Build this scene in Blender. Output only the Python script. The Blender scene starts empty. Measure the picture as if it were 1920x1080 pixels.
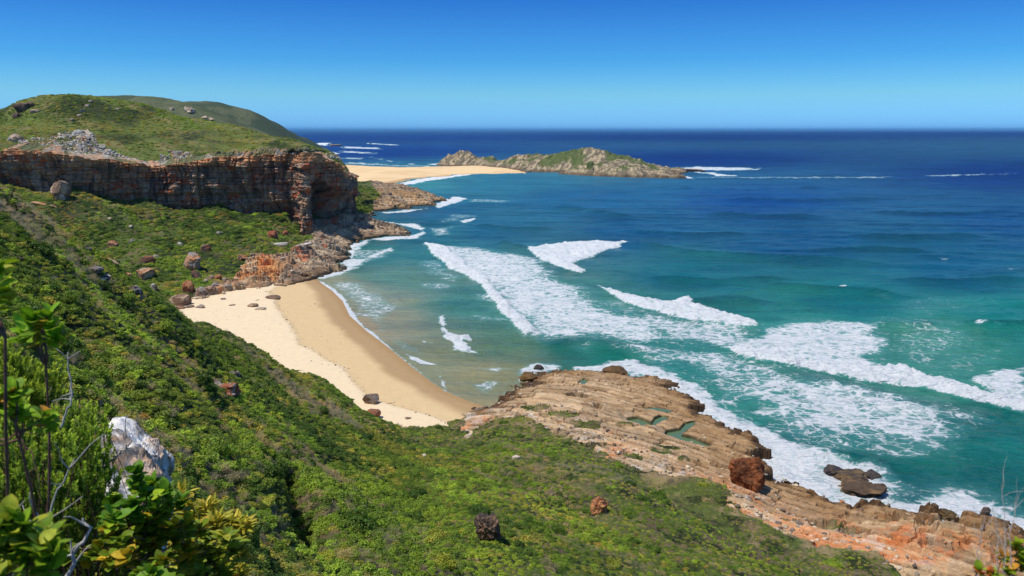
import bpy, math, random
import numpy as np

C = bpy.context.scene.collection
SC = bpy.context.scene

# ------------------------------------------------------------------ camera
CAM_Z = 60.0
F = 1507.0
PITCH = math.atan(297.0 / F)
cam_d = bpy.data.cameras.new("camera")
cam = bpy.data.objects.new("camera", cam_d)
C.objects.link(cam)
cam.location = (0, 0, CAM_Z)
cam.rotation_euler = (math.pi / 2 - PITCH, 0, 0)
cam_d.sensor_width = 36.0
cam_d.lens = F / 1920.0 * 36.0
cam_d.clip_start = 0.1
cam_d.clip_end = 400000
cam_d.dof.use_dof = True; cam_d.dof.focus_distance = 60.0; cam_d.dof.aperture_fstop = 7.0
SC.camera = cam

# ------------------------------------------------------------------ sky, sun, exposure
SUN = np.array([-0.37, -0.15, 0.915]); SUN /= np.linalg.norm(SUN)
w = bpy.data.worlds.new("World"); SC.world = w; w.use_nodes = True
nt = w.node_tree; nt.nodes.clear()
sky = nt.nodes.new("ShaderNodeTexSky"); sky.sky_type = 'NISHITA'; sky.sun_disc = False
sky.sun_elevation = math.asin(SUN[2]); sky.sun_rotation = math.atan2(SUN[0], SUN[1])
sky.altitude = 0; sky.air_density = 1.0; sky.dust_density = 0.3; sky.ozone_density = 3.0
# the deep blue of a polarised, very clear sky: the sky model's colour corrected by elevation
tc = nt.nodes.new("ShaderNodeTexCoord"); sx = nt.nodes.new("ShaderNodeSeparateXYZ"); nt.links.new(tc.outputs['Generated'], sx.inputs[0])
mr = nt.nodes.new("ShaderNodeMapRange"); mr.inputs['From Min'].default_value = 0.0; mr.inputs['From Max'].default_value = 0.5; nt.links.new(sx.outputs[2], mr.inputs[0])
sr = nt.nodes.new("ShaderNodeValToRGB"); _e = sr.color_ramp.elements
while len(_e) < 6: _e.new(0.5)
for _i, (_p, _c) in enumerate([(0.0, (0.34, 0.95, 2.3)), (0.08, (0.40, 0.94, 1.50)), (0.16, (0.20, 0.72, 1.35)), (0.30, (0.105, 0.46, 1.12)), (0.55, (0.25, 0.55, 1.05)), (1.0, (0.6, 0.8, 1.05))]):
    _e[_i].position = _p; _e[_i].color = (*_c, 1)
nt.links.new(mr.outputs[0], sr.inputs[0])
hs = nt.nodes.new("ShaderNodeMix"); hs.data_type = 'RGBA'; hs.blend_type = 'MULTIPLY'; hs.inputs[0].default_value = 1.0
bg = nt.nodes.new("ShaderNodeBackground"); bg.inputs[1].default_value = 0.10
wo = nt.nodes.new("ShaderNodeOutputWorld")
nt.links.new(sky.outputs[0], hs.inputs[6]); nt.links.new(sr.outputs[0], hs.inputs[7]); nt.links.new(hs.outputs[2], bg.inputs[0]); nt.links.new(bg.outputs[0], wo.inputs[0])
from mathutils import Vector
sl = bpy.data.lights.new("sun", 'SUN'); sl.energy = 4.2; sl.angle = math.radians(0.55); sl.color = (1.0, 0.95, 0.87)
so = bpy.data.objects.new("sun", sl); C.objects.link(so)
so.rotation_euler = Vector(SUN).to_track_quat('Z', 'Y').to_euler(); so.location = (0, 0, 300)
SC.view_settings.view_transform = 'Standard'; SC.view_settings.look = 'None'
SC.view_settings.exposure = 0.0; SC.view_settings.gamma = 1.0; SC.view_settings.use_curve_mapping = False
SC.cycles.use_denoising = True
SC.cycles.max_bounces = 6; SC.cycles.diffuse_bounces = 2; SC.cycles.glossy_bounces = 2
SC.cycles.transmission_bounces = 3; SC.cycles.transparent_max_bounces = 6; SC.cycles.volume_bounces = 0
SC.cycles.caustics_reflective = False; SC.cycles.caustics_refractive = False

# ------------------------------------------------------------------ maths helpers
ct, st = math.cos(PITCH), math.sin(PITCH)
def ray(px, py):
    u = (px - 960) / F; v = (540 - py) / F
    return u, ct + v * st, -st + v * ct
def PZ(px, py, z=0.0):
    "point of the sight line at height z"
    a, b, c = ray(px, py); t = (z - CAM_Z) / c
    return np.array([a * t, b * t, z])
def PY(px, py, y):
    a, b, c = ray(px, py); t = y / b
    return np.array([a * t, y, CAM_Z + c * t])
def XY(lst, z=0.0):
    return np.array([PZ(a, b, z)[:2] for a, b in lst])
def toPix(x, y, z):
    dz = z - CAM_Z
    f = y * ct - dz * st; up = y * st + dz * ct
    f = np.where(np.abs(f) < 1e-3, 1e-3, f)
    return 960 + F * x / f, 540 - F * up / f, f

def _h(ix, iy, seed):
    a = (ix.astype(np.int64) * 374761393 + iy.astype(np.int64) * 668265263 + seed * 982451653) & 0xFFFFFFFF
    a = ((a ^ (a >> 13)) * 1274126177) & 0xFFFFFFFF
    a = ((a ^ (a >> 16)) * 2246822519) & 0xFFFFFFFF
    a = a ^ (a >> 15)
    return (a & 0xFFFFFF) / float(0x1000000)
def vn(x, y, seed=0):
    ix = np.floor(x); iy = np.floor(y); fx = x - ix; fy = y - iy
    fx = fx * fx * fx * (fx * (fx * 6 - 15) + 10); fy = fy * fy * fy * (fy * (fy * 6 - 15) + 10)
    a = _h(ix, iy, seed); b = _h(ix + 1, iy, seed); c = _h(ix, iy + 1, seed); d = _h(ix + 1, iy + 1, seed)
    return (a + (b - a) * fx) * (1 - fy) + (c + (d - c) * fx) * fy
def fbm(x, y, seed=0, octv=5, gain=0.5):
    x = np.asarray(x, float); y = np.asarray(y, float)
    s = 0; a = 1.0; n = 0
    for i in range(octv):
        s = s + a * (vn(x, y, seed + i * 17) * 2 - 1); n += a; a *= gain
        x, y = 1.62 * x + 1.18 * y + 5.3, -1.18 * x + 1.62 * y + 9.1
    return s / n * 1.4
def worley(x, y, seed=0):
    ix = np.floor(x); iy = np.floor(y)
    f1 = np.full(x.shape, 9.0); f2 = np.full(x.shape, 9.0); val = np.zeros(x.shape)
    for dx in (-1, 0, 1):
        for dy in (-1, 0, 1):
            cx = ix + dx; cy = iy + dy
            px_ = cx + _h(cx, cy, seed); py_ = cy + _h(cx, cy, seed + 7)
            d = np.hypot(px_ - x, py_ - y)
            m = d < f1
            f2 = np.where(m, f1, np.minimum(f2, d)); val = np.where(m, _h(cx, cy, seed + 13), val); f1 = np.where(m, d, f1)
    return f1, f2 - f1, val
def boxes(a, b, w, h, seed, soft=0.12):
    "jointed beds: random value per block and 0..1 crack weight"
    bb = b / h; bi = np.floor(bb); q = bb - bi
    up = (_h(bi, bi * 0, seed + 3) < 0.35); bi = np.where(up, bi - 1, bi)              # some beds are two courses thick
    ww = w * (0.6 + 0.9 * _h(bi, bi * 0, seed)); aa = a / ww + 13.7 * _h(bi, bi * 0, seed + 1); ci = np.floor(aa); r = aa - ci
    v = _h(ci, bi, seed + 5); ca = np.minimum(r, 1 - r) * ww; cb = np.minimum(q, 1 - q) * h
    return v, np.clip(1 - np.minimum(ca, cb) / soft, 0, 1)
def sm(a, b, x):
    t = np.clip((x - a) / (b - a), 0, 1); return t * t * (3 - 2 * t)
def lerp(a, b, t): return a + (b - a) * t
def mixc(a, b, t):
    return a + (np.asarray(b, float) - a) * t[:, None]
def sdf(x, y, poly, closed=True):
    "signed distance, positive inside"
    n = len(poly); d = np.full(x.shape, 1e18); ins = np.zeros(x.shape, bool)
    for i in range(n if closed else n - 1):
        ax, ay = poly[i]; bx, by = poly[(i + 1) % n]
        ex, ey = bx - ax, by - ay; wx = x - ax; wy = y - ay
        t = np.clip((wx * ex + wy * ey) / (ex * ex + ey * ey + 1e-12), 0, 1)
        d = np.minimum(d, (wx - t * ex) ** 2 + (wy - t * ey) ** 2)
        if closed:
            c = (ay > y) != (by > y)
            with np.errstate(divide='ignore', invalid='ignore'):
                xi = (bx - ax) * (y - ay) / (by - ay if by != ay else 1e-12) + ax
            ins ^= c & (x < xi)
    d = np.sqrt(d)
    return np.where(ins, d, -d) if closed else d
def tps(pts, reg=0.0):
    P = np.array(pts, float); s = 100.0
    X = P[:, :2] / s
    def U(r2): return 0.5 * r2 * np.log(r2 + 1e-9)
    n = len(P)
    K = U(((X[:, None] - X[None]) ** 2).sum(-1)) + reg * np.eye(n)
    A = np.zeros((n + 3, n + 3)); A[:n, :n] = K; A[:n, n] = 1; A[:n, n + 1:] = X; A[n, :n] = 1; A[n + 1:, :n] = X.T
    b = np.zeros(n + 3); b[:n] = P[:, 2]
    wts = np.linalg.solve(A, b)
    def f(x, y):
        x = np.asarray(x, float) / s; y = np.asarray(y, float) / s
        r = wts[n] + wts[n + 1] * x + wts[n + 2] * y
        for i in range(n):
            r = r + wts[i] * U((x - X[i, 0]) ** 2 + (y - X[i, 1]) ** 2)
        return r
    return f
def srgb(*c):
    return np.array([(v / 255 / 12.92) if v / 255 <= 0.04045 else ((v / 255 + 0.055) / 1.055) ** 2.4 for v in c])

# ------------------------------------------------------------------ object helpers
def link(name, me, mat=None, parent=None):
    o = bpy.data.objects.new(name, me); C.objects.link(o)
    if mat is not None: me.materials.append(mat)
    if parent is not None: o.parent = parent
    return o
def tag(o, label=None, cat=None, group=None, kind=None):
    if label: o['label'] = label
    if cat: o['category'] = cat
    if group: o['group'] = group
    if kind: o['kind'] = kind
    return o
def mesh_np(name, co, faces, attrs=None, smooth=True):
    me = bpy.data.meshes.new(name)
    co = np.ascontiguousarray(co, np.float32); faces = np.ascontiguousarray(faces, np.int32)
    k = faces.shape[1]
    me.vertices.add(len(co)); me.vertices.foreach_set("co", co.ravel())
    me.loops.add(faces.size); me.loops.foreach_set("vertex_index", faces.ravel())
    me.polygons.add(len(faces))
    me.polygons.foreach_set("loop_start", np.arange(0, faces.size, k, dtype=np.int32))
    me.polygons.foreach_set("loop_total", np.full(len(faces), k, np.int32))
    me.polygons.foreach_set("use_smooth", np.full(len(faces), smooth, bool))
    for n, a in (attrs or {}).items():
        a = np.asarray(a, np.float32)
        if a.ndim == 2:
            at = me.attributes.new(n, 'FLOAT_COLOR', 'POINT')
            at.data.foreach_set("color", np.concatenate([a, np.ones((len(a), 1), np.float32)], 1).ravel())
        else:
            at = me.attributes.new(n, 'FLOAT', 'POINT'); at.data.foreach_set("value", a.ravel())
    me.update(calc_edges=True)
    return me
def grid_faces(nr, nc):
    i = np.arange((nr - 1) * (nc - 1)); r = i // (nc - 1); c = i % (nc - 1); a = r * nc + c
    return np.stack([a, a + 1, a + nc + 1, a + nc], 1)
def submesh(name, co, faces, keep, attrs, smooth=True):
    f = faces[keep]; used = np.unique(f); mp = np.full(len(co), -1, np.int64); mp[used] = np.arange(len(used))
    return mesh_np(name, co[used], mp[f], {k: v[used] for k, v in (attrs or {}).items()}, smooth)

# ------------------------------------------------------------------ materials
def mat_new(name):
    m = bpy.data.materials.new(name); m.use_nodes = True
    n = m.node_tree.nodes; n.clear()
    out = n.new("ShaderNodeOutputMaterial"); b = n.new("ShaderNodeBsdfPrincipled")
    m.node_tree.links.new(b.outputs[0], out.inputs[0])
    return m, n, m.node_tree.links, b, out
def noise_node(n, l, scale, detail=4, rough=0.6, vec=None, mapscale=None, rot=None):
    t = n.new("ShaderNodeTexNoise"); t.inputs['Scale'].default_value = scale
    t.inputs['Detail'].default_value = detail; t.inputs['Roughness'].default_value = rough
    if vec is None: vec = n.new("ShaderNodeNewGeometry").outputs['Position']
    if mapscale or rot:
        mp = n.new("ShaderNodeMapping")
        if rot: mp.inputs['Rotation'].default_value = rot
        if mapscale: mp.inputs['Scale'].default_value = mapscale
        l.new(vec, mp.inputs[0]); vec = mp.outputs[0]
    l.new(vec, t.inputs['Vector'])
    return t
def ramp(n, l, fac, stops):
    r = n.new("ShaderNodeValToRGB"); e = r.color_ramp.elements
    while len(e) < len(stops): e.new(0.5)
    for i, (p, c) in enumerate(stops):
        e[i].position = p; e[i].color = (*c, 1) if len(c) == 3 else c
    l.new(fac, r.inputs[0]); return r
def mix(n, l, fac, a, b, mode='MIX'):
    m = n.new("ShaderNodeMix"); m.data_type = 'RGBA'; m.blend_type = mode
    for sk, v in ((m.inputs[0], fac), (m.inputs[6], a), (m.inputs[7], b)):
        if isinstance(v, (int, float)): sk.default_value = v
        elif isinstance(v, (tuple, list, np.ndarray)): sk.default_value = (*v[:3], 1)
        else: l.new(v, sk)
    return m.outputs[2]
def bump(n, l, b, h, strength, dist):
    bp = n.new("ShaderNodeBump"); bp.inputs['Strength'].default_value = strength; bp.inputs['Distance'].default_value = dist
    l.new(h, bp.inputs['Height']); l.new(bp.outputs[0], b.inputs['Normal']); return bp
def mat_terrain(name, scales, contrast, bumpd, rough=0.9, stretch=None):
    "surface colour from the Col attribute, broken up by noise at two scales"
    m, n, l, b, _ = mat_new(name)
    at = n.new("ShaderNodeAttribute"); at.attribute_name = "Col"
    t1 = noise_node(n, l, scales[0], 6, 0.7, mapscale=stretch); t2 = noise_node(n, l, scales[1], 5, 0.7)
    r1 = ramp(n, l, t1.outputs[0], [(0.3, (1 - contrast,) * 3), (0.7, (1 + contrast,) * 3)])
    r2 = ramp(n, l, t2.outputs[0], [(0.3, (1 - contrast, 1 - contrast, 1 - contrast * .9)), (0.7, (1 + contrast, 1 + contrast, 1 + contrast * .9))])
    c = mix(n, l, 1.0, at.outputs[0], r1.outputs[0], 'MULTIPLY'); c = mix(n, l, 1.0, c, r2.outputs[0], 'MULTIPLY')
    l.new(c, b.inputs['Base Color']); b.inputs['Roughness'].default_value = rough
    b.inputs['Specular IOR Level'].default_value = 0.25
    bump(n, l, b, t1.outputs[0], 1.0, bumpd)
    return m
M_soil = mat_terrain("hillside_soil", (0.9, 6.0), 0.35, 0.3)
M_rock = mat_terrain("shore_rock", (0.8, 5.0), 0.30, 0.25)
M_farrock = mat_terrain("headland_rock", (0.35, 2.0), 0.30, 0.6)
M_sand = mat_terrain("beach_sand", (0.5, 8.0), 0.05, 0.22, 0.85)
M_farsoil = mat_terrain("scrub_soil", (0.25, 1.4), 0.35, 0.8)

# ------------------------------------------------------------------ sea
def build_sea():
    pys = np.concatenate([np.arange(1500, 1100, -6.0), np.arange(1100, 300, -1.25), np.arange(300, 248, -0.6)])
    ys = np.array([PZ(960, p)[1] for p in pys]); ys = np.concatenate([ys, [26000, 40000, 90000, 220000]])
    us = np.concatenate([np.linspace(-1.3, -0.68, 40)[:-1], np.linspace(-0.68, 0.68, 1250), np.linspace(0.68, 1.3, 60)[1:]])
    Y, U = np.meshgrid(ys, us, indexing='ij'); nr, nc = Y.shape
    X = U * (Y + 25.0)                       # columns fan out from behind the camera
    x = X.ravel(); y = Y.ravel()
    # -------- water colour: depth and bed (world position, interpolated)
    cp = [(1920,250,8,38,98),(1300,256,9,42,102),(700,258,16,54,116),(1900,330,8,46,112),(1300,300,9,48,114),(700,285,14,58,126),
          (1400,380,14,72,135),(1900,420,10,72,120),(1100,370,24,98,140),(900,350,45,125,145),(1000,335,45,120,145),(800,400,24,92,125),
          (900,430,30,100,128),(1200,430,16,86,126),(1500,450,10,76,115),(1800,500,10,84,112),(1300,520,20,104,112),(1600,560,20,110,112),
          (1850,600,20,120,112),(1500,600,40,126,112),(1750,650,55,130,104),(1850,680,45,125,104),(900,560,66,126,112),(830,480,46,124,122),
          (760,520,92,138,120),(700,480,58,130,124),(640,540,150,160,135),(720,600,140,142,114),(800,680,136,138,102),(900,720,140,138,98),
          (950,650,80,118,88),(1050,650,26,98,86),(1180,660,22,112,96),(1250,680,28,118,106),(1400,760,32,124,106),(1500,860,18,84,88),
          (1600,820,22,104,96),(1750,850,22,104,92),(1850,900,18,94,88),(1700,930,26,90,92),(1900,780,22,108,100),(900,760,164,146,104),
          (680,610,168,150,118),(600,540,165,160,128),(700,440,36,114,124),(820,440,40,114,124),(750,390,30,104,124),(780,345,66,146,144),(1000,580,60,130,115),(1100,620,50,130,118)]
    P = np.array([PZ(a, b)[:2] for a, b, *_ in cp]); Cc = np.array([srgb(*c[2:]) for c in cp])
    gx = x / (y + 25.0) * 2.2; gy = np.log(y + 1.0)
    qx = P[:, 0] / (P[:, 1] + 25) * 2.2; qy = np.log(P[:, 1] + 1)
    wob = 0.05 * fbm(x / 30, y / 30, 3, 3); gx = gx + wob; gy = gy + wob
    W = np.zeros(x.shape); col = np.zeros((len(x), 3))
    for i in range(len(P)):
        wi = 1.0 / ((gx - qx[i]) ** 2 + (gy - qy[i]) ** 2 + 0.0015) ** 1.6
        W += wi; col += wi[:, None] * Cc[i]
    col /= W[:, None]
    sw = fbm(x / 90 + 3, y / 22, 5, 4)
    col *= (1 + 0.22 * sw * sm(200, 500, y))[:, None]; col *= lerp(1.32, 1.0, sm(150, 520, y))[:, None]; col *= (1 + 0.16 * fbm(x / 60, y / 7, 6, 4) * sm(300, 900, y))[:, None]
    dark = sm(0.15, 0.8, fbm(x / 25, y / 12, 8, 4)) * sm(1000, 300, y)
    col = mixc(col, srgb(12, 74, 84), 0.25 * dark * (1 - sm(0.05, 0.25, col[:, 0])))
    # -------- foam
    n1 = fbm(x / 9, y / 9, 21, 4); n2 = fbm(x / 2.2, y / 2.2, 33, 4)
    foam = np.zeros(x.shape); high = np.zeros(x.shape)
    near = y < 3800
    xs, yn, m1, m2 = x[near], y[near], n1[near], n2[near]; m3 = fbm(xs / 4.5, yn / 4.5, 27, 3)
    fo = np.zeros(xs.shape); hi = np.zeros(xs.shape)
    def F_(px, s, soft=2.0, jit=1.2, h=0.0, fine=0.5):
        nonlocal fo, hi
        pl = XY(px); c0 = pl.min(0) - 25 - 4 * soft; c1 = pl.max(0) + 25 + 4 * soft
        k = (xs > c0[0]) & (xs < c1[0]) & (yn > c0[1]) & (yn < c1[1])
        if not k.any(): return
        d = sdf(xs[k], yn[k], pl) + jit * m1[k] + fine * m2[k] + 0.9 * fine * m3[k]
        v = s * sm(-soft * 1.5, soft * 1.8, d)
        fo[k] = np.maximum(fo[k], v)
        if h: hi[k] = np.maximum(hi[k], h * sm(-0.8, 2.5, d))
    # breaker nearest the cove
    F_([(797,457),(805,474),(850,508),(893,528),(925,568),(942,592),(965,612),(985,628),(1010,618),(990,596),(960,574),(935,545),(915,520),(870,490),(840,466),(815,458)], 1.0, 0.8, 0.7, 0.9)
    F_([(797,457),(850,460),(940,470),(990,478),(1030,500),(1050,520),(1100,545),(1130,575),(1240,600),(1290,640),(1200,648),(1090,632),(985,630),(925,570),(893,530),(850,510)], 0.80, 5, 4)
    F_([(860,470),(940,476),(1000,500),(1020,540),(1120,570),(1180,600),(1120,620),(1000,600),(940,560),(900,520)], 0.86, 4, 5)
    F_([(985,466),(1012,486),(1040,500),(1092,514),(1098,508),(1074,494),(1090,489),(1130,474),(1178,455),(1120,451),(1060,457)], 0.97, 0.9, 1.2, 0.8)
    F_([(990,466),(1040,500),(1092,514),(1090,504),(1050,488),(1010,468)], 1.0, 0.8, 0.5, 0.9)
    F_([(1110,530),(1140,550),(1200,580),(1280,598),(1370,612),(1422,613),(1415,603),(1370,590),(1350,583),(1290,567),(1210,560),(1160,548)], 1.0, 0.7, 0.8, 1.1)
    F_([(1200,580),(1280,598),(1400,612),(1440,640),(1350,655),(1250,640),(1180,610)], 0.74, 4, 4)
    F_([(1345,650),(1400,672),(1500,692),(1620,718),(1740,733),(1850,758),(1930,782),(1930,758),(1830,730),(1750,708),(1690,690),(1600,690),(1500,675),(1440,655)], 1.0, 0.8, 1.2, 1.2)
    F_([(1345,650),(1400,630),(1450,610),(1560,602),(1650,608),(1665,650),(1640,672),(1700,695),(1620,700),(1450,670)], 0.86, 3, 3.5)
    F_([(1650,600),(1800,600),(1830,650),(1760,690),(1830,735),(1700,700)], 0.5, 5, 6)
    F_([(1815,712),(1860,694),(1930,686),(1940,760),(1880,752)], 0.9, 2, 2.5, 0.4)
    # milky lacework inshore of the outer breakers
    F_([(1150,640),(1340,650),(1420,680),(1640,725),(1850,770),(1860,800),(1780,850),(1640,850),(1560,870),(1460,815),(1360,770),(1320,710),(1210,690)], 0.70, 8, 8)
    F_([(1180,668),(1300,655),(1345,700),(1380,760),(1440,800),(1400,800),(1330,750),(1270,712),(1220,690)], 0.56, 5, 6)
    F_([(1040,640),(1250,645),(1350,660),(1300,690),(1150,665)], 0.55, 5, 5)
    F_([(1620,560),(1900,540),(1930,600),(1700,600)], 0.36, 8, 10)
    F_([(1430,690),(1640,728),(1780,760),(1850,785),(1790,830),(1650,835),(1560,840),(1500,790),(1440,760)], 0.80, 6, 7)
    F_([(1320,660),(1400,680),(1420,740),(1350,760),(1310,700)], 0.62, 4, 4)
    # surf on the rock shelf
    F_([(1110,686),(1140,676),(1190,674),(1225,690),(1275,708),(1330,748),(1370,780),(1430,800),(1480,828),(1530,850),(1570,872),(1560,905),(1540,945),(1430,925),(1430,850),(1340,790),(1300,745),(1240,705),(1180,690),(1130,694)], 0.97, 1.6, 1.6, 0.3)
    F_([(1430,800),(1530,845),(1590,868),(1670,875),(1705,915),(1690,950),(1650,975),(1560,965),(1430,930),(1400,850)], 0.80, 3, 3)
    F_([(1440,840),(1500,850),(1540,890),(1560,930),(1520,930),(1430,925)], 1.0, 2, 2, 0.3)
    F_([(1420,812),(1500,830),(1600,870),(1660,885),(1690,930),(1600,968),(1540,945),(1440,925)], 0.92, 2.5, 2.5)
    F_([(1560,925),(1650,935),(1700,945),(1700,972),(1600,970)], 0.82, 1.5, 2)
    F_([(1690,965),(1740,935),(1800,922),(1870,940),(1900,985),(1860,1000),(1760,990)], 0.92, 1.5, 2)
    F_([(1640,985),(1690,948),(1740,905),(1850,900),(1940,940),(1940,1030),(1800,1000)], 0.55, 4, 4)
    F_([(1860,985),(1900,990),(1930,1060),(1900,1050)], 0.9, 1.2, 1)
    F_([(975,690),(1010,676),(1050,682),(1045,696),(1010,700),(985,716),(965,722),(960,712)], 0.85, 1.0, 1.2)
    F_([(965,722),(950,740),(942,760),(935,745)], 0.5, 1, 1)
    # rollers in the shallows of the cove
    F_([(820,594),(831,592),(836,604),(834,614),(845,622),(878,630),(884,640),(868,640),(880,652),(902,664),(884,662),(866,658),(850,656),(848,642),(832,636),(828,618)], 1.0, 0.5, 0.35, 0.5)
    F_([(758,662),(775,668),(795,677),(822,684),(805,686),(780,678)], 0.95, 0.4, 0.3, 0.2)
    F_([(820,702),(828,704),(838,720),(836,730),(826,722)], 0.9, 0.5, 0.3, 0.2)
    F_([(826,728),(845,736),(866,744),(846,742)], 0.8, 0.4, 0.2)
    F_([(790,638),(815,642),(814,645),(793,642)], 0.95, 0.4, 0.2)
    F_([(885,720),(915,712),(940,716),(915,738),(890,734)], 0.66, 1.2, 1)
    F_([(895,690),(935,686),(960,690),(930,700)], 0.55, 1.2, 1)
    F_([(880,548),(920,550),(960,562),(940,572),(890,565)], 0.55, 2, 2)
    F_([(870,588),(940,596),(985,600),(980,606),(900,600)], 0.55, 1, 1)
    F_([(780,532),(830,528),(860,540),(800,545)], 0.5, 2, 2)
    F_([(780,486),(830,486),(850,510),(880,520),(850,530),(790,510)], 0.55, 3, 3)
    # swash edge along the beach
    F_([(585,523),(598,534),(618,547),(638,567),(651,594),(684,625),(724,656),(760,682),(762,677),(730,650),(694,618),(664,590),(650,562),(630,542),(605,528)], 0.95, 0.5, 0.5, fine=0.2)
    F_([(760,682),(800,712),(832,736),(870,752),(905,765),(905,761),(870,747),(834,730),(804,706),(764,677)], 0.62, 0.5, 0.4, fine=0.2)
    F_([(600,528),(680,530),(730,560),(765,575),(730,585),(715,620),(670,590),(650,560)], 0.62, 3, 2.5)
    F_([(720,628),(760,640),(800,660),(790,668),(750,655)], 0.42, 1, 1)
    F_([(640,640),(700,655),(745,672),(735,676),(690,655)], 0.4, 1, 1)
    # the rocky side of the cove
    F_([(592,522),(650,500),(625,494),(655,476),(650,462),(690,446),(700,450),(665,470),(672,486),(735,462),(735,470),(690,488),(650,512),(610,524)], 0.90, 1.5, 2)
    F_([(650,470),(740,466),(735,480),(700,492),(650,500)], 0.6, 3, 3)
    F_([(680,448),(780,440),(790,432),(760,424),(720,416),(790,420),(800,436),(780,448),(710,452)], 0.92, 1.6, 2)
    F_([(676,405),(700,398),(690,412),(720,422),(716,430),(684,414)], 0.95, 1, 1.2)
    F_([(710,398),(770,392),(800,390),(770,397),(720,402)], 0.85, 1, 1.5)
    F_([(812,384),(850,368),(880,372),(850,382),(822,392)], 0.9, 1.5, 2)
    F_([(805,420),(850,400),(900,404),(860,415)], 0.5, 4, 4)
    F_([(860,414),(895,408),(893,412),(870,418)], 0.85, 0.8, 1)
    F_([(800,428),(850,425),(850,440),(810,445)], 0.6, 3, 3)
    F_([(880,372),(960,376),(950,380),(880,378)], 0.55, 3, 3)
    F_([(1085,366),(1100,364),(1096,368)], 0.6, 3, 3)
    # far surf by the spit, the island and beyond it
    F_([(668,354),(700,353),(745,344),(790,335),(860,327),(905,325),(860,331),(800,340),(750,350),(700,357)], 0.97, 2, 4)
    F_([(645,307),(690,309),(760,312),(820,313),(820,311),(740,309),(650,303)], 0.74, 14, 22)
    F_([(598,266),(620,268),(612,274),(590,270)], 0.95, 6, 14)
    F_([(640,274),(715,277),(718,280),(640,278)], 0.74, 14, 22)
    F_([(690,268),(745,271),(745,273),(690,270)], 0.74, 14, 22)
    F_([(640,282),(705,286),(704,289),(640,286)], 0.74, 14, 22)
    F_([(615,283),(640,288),(630,289),(610,286)], 0.9, 6, 12)
    F_([(640,295),(680,296),(680,299),(640,298)], 0.74, 14, 22)
    F_([(695,294),(735,302),(765,303),(730,304)], 0.74, 14, 22)
    F_([(760,307),(780,307),(775,309)], 0.9, 4, 8)
    F_([(800,308),(822,306),(822,311)], 0.95, 4, 6)
    F_([(1255,316),(1300,312),(1425,315),(1420,319),(1320,320),(1260,324),(1240,322)], 0.80, 9, 14)
    F_([(1290,321),(1340,324),(1380,330),(1350,331),(1320,326)], 0.85, 3, 8)
    F_([(1170,332),(1300,332),(1670,331),(1675,334),(1400,334)], 0.62, 5, 10)
    F_([(1735,328),(1900,325),(1900,327),(1740,331)], 0.66, 9, 16)
    F_([(1240,333),(1290,330),(1300,335)], 0.9, 3, 5)
    F_([(1555,534),(1587,535),(1586,538),(1556,537)], 1.0, 0.4, 0.2, 0.3)
    for a, b in ((1895, 505), (1840, 608), (1870, 612), (1768, 485), (1860, 880), (1800, 840)):
        F_([(a-9,b-1.5),(a+12,b-1),(a+9,b+1.5),(a-8,b+1)], 0.6, 0.7, 1.2)
    F_([(830,470),(1000,500),(1180,560),(1440,600),(1500,640),(1340,660),(1000,650),(900,580)], 0.46, 6, 8)
    F_([(1250,600),(1460,590),(1700,590),(1900,640),(1930,700),(1850,790),(1600,860),(1400,800),(1150,690),(1040,640)], 0.40, 8, 10)
    F_([(1440,800),(1700,850),(1900,800),(1930,960),(1700,960)], 0.30, 8, 10)
    sh = XY([(1110,686),(1185,684),(1262,722),(1320,760),(1390,808),(1440,850),(1440,905),(1510,918),(1570,952),(1650,958),(1700,962),(1760,968),(1768,990),(1830,978),(1890,985),(1905,1045)])
    k = (xs > 10) & (xs < 110) & (yn > 85) & (yn < 200); dd = sdf(xs[k], yn[k], sh, False)
    fo[k] = np.maximum(fo[k], 0.95 * sm(8.5, 2.5, dd + 3.5 * m1[k] + 1.5 * m3[k] - 1.5 * sm(50, 70, xs[k])))
    foam[near] = fo; high[near] = hi
    # -------- relief
    z = 0.20 * fbm(x / 7, y / 5, 40, 4) * sm(3000, 200, y) + 0.35 * fbm(x / 26, y / 9, 41, 4) * sm(150, 350, y) * sm(6000, 800, y) + 0.10 * n2 * sm(600, 150, y)
    def crest(px, amp, wd, asym=1.0):
        pl = XY(px); c0 = pl.min(0) - 60; c1 = pl.max(0) + 60
        k = (x > c0[0]) & (x < c1[0]) & (y > c0[1]) & (y < c1[1])
        d = -sdf(x[k], y[k], pl, False) * -1
        ends = np.ones(k.sum())
        L = np.hypot(*(pl[-1] - pl[0])) * 0.25 + 1
        for e in (pl[0], pl[-1]): ends *= sm(0, L, np.hypot(x[k] - e[0], y[k] - e[1]))
        z[k] += 1.5 * amp * np.exp(-(d / wd) ** 2) * ends
        col[k] = mixc(col[k], srgb(10, 74, 78), 0.42 * np.exp(-(d / (wd * 0.9)) ** 2) * ends)  # darkness of the wave face, painted into the water colour along the crest
    crest([(1140,452),(1200,460),(1300,476),(1500,488),(1700,494)], 1.5, 4)
    crest([(1400,534),(1500,540),(1560,545),(1640,550),(1720,560)], 1.3, 3.5)
    crest([(930,455),(960,462),(1000,470)], 1.3, 3.5)
    crest([(1000,646),(1100,640),(1180,655),(1260,668)], 0.9, 4)
    crest([(1620,606),(1700,614),(1760,606)], 1.0, 2)
    crest([(1790,600),(1860,610),(1960,606)], 1.0, 2)
    crest([(1010,388),(1100,395),(1200,412)], 1.6, 7)
    crest([(1300,400),(1440,408),(1560,406)], 1.6, 7)
    crest([(1560,440),(1700,446),(1860,440)], 1.3, 5)
    crest([(1300,372),(1500,378),(1700,372)], 1.6, 8)
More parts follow.
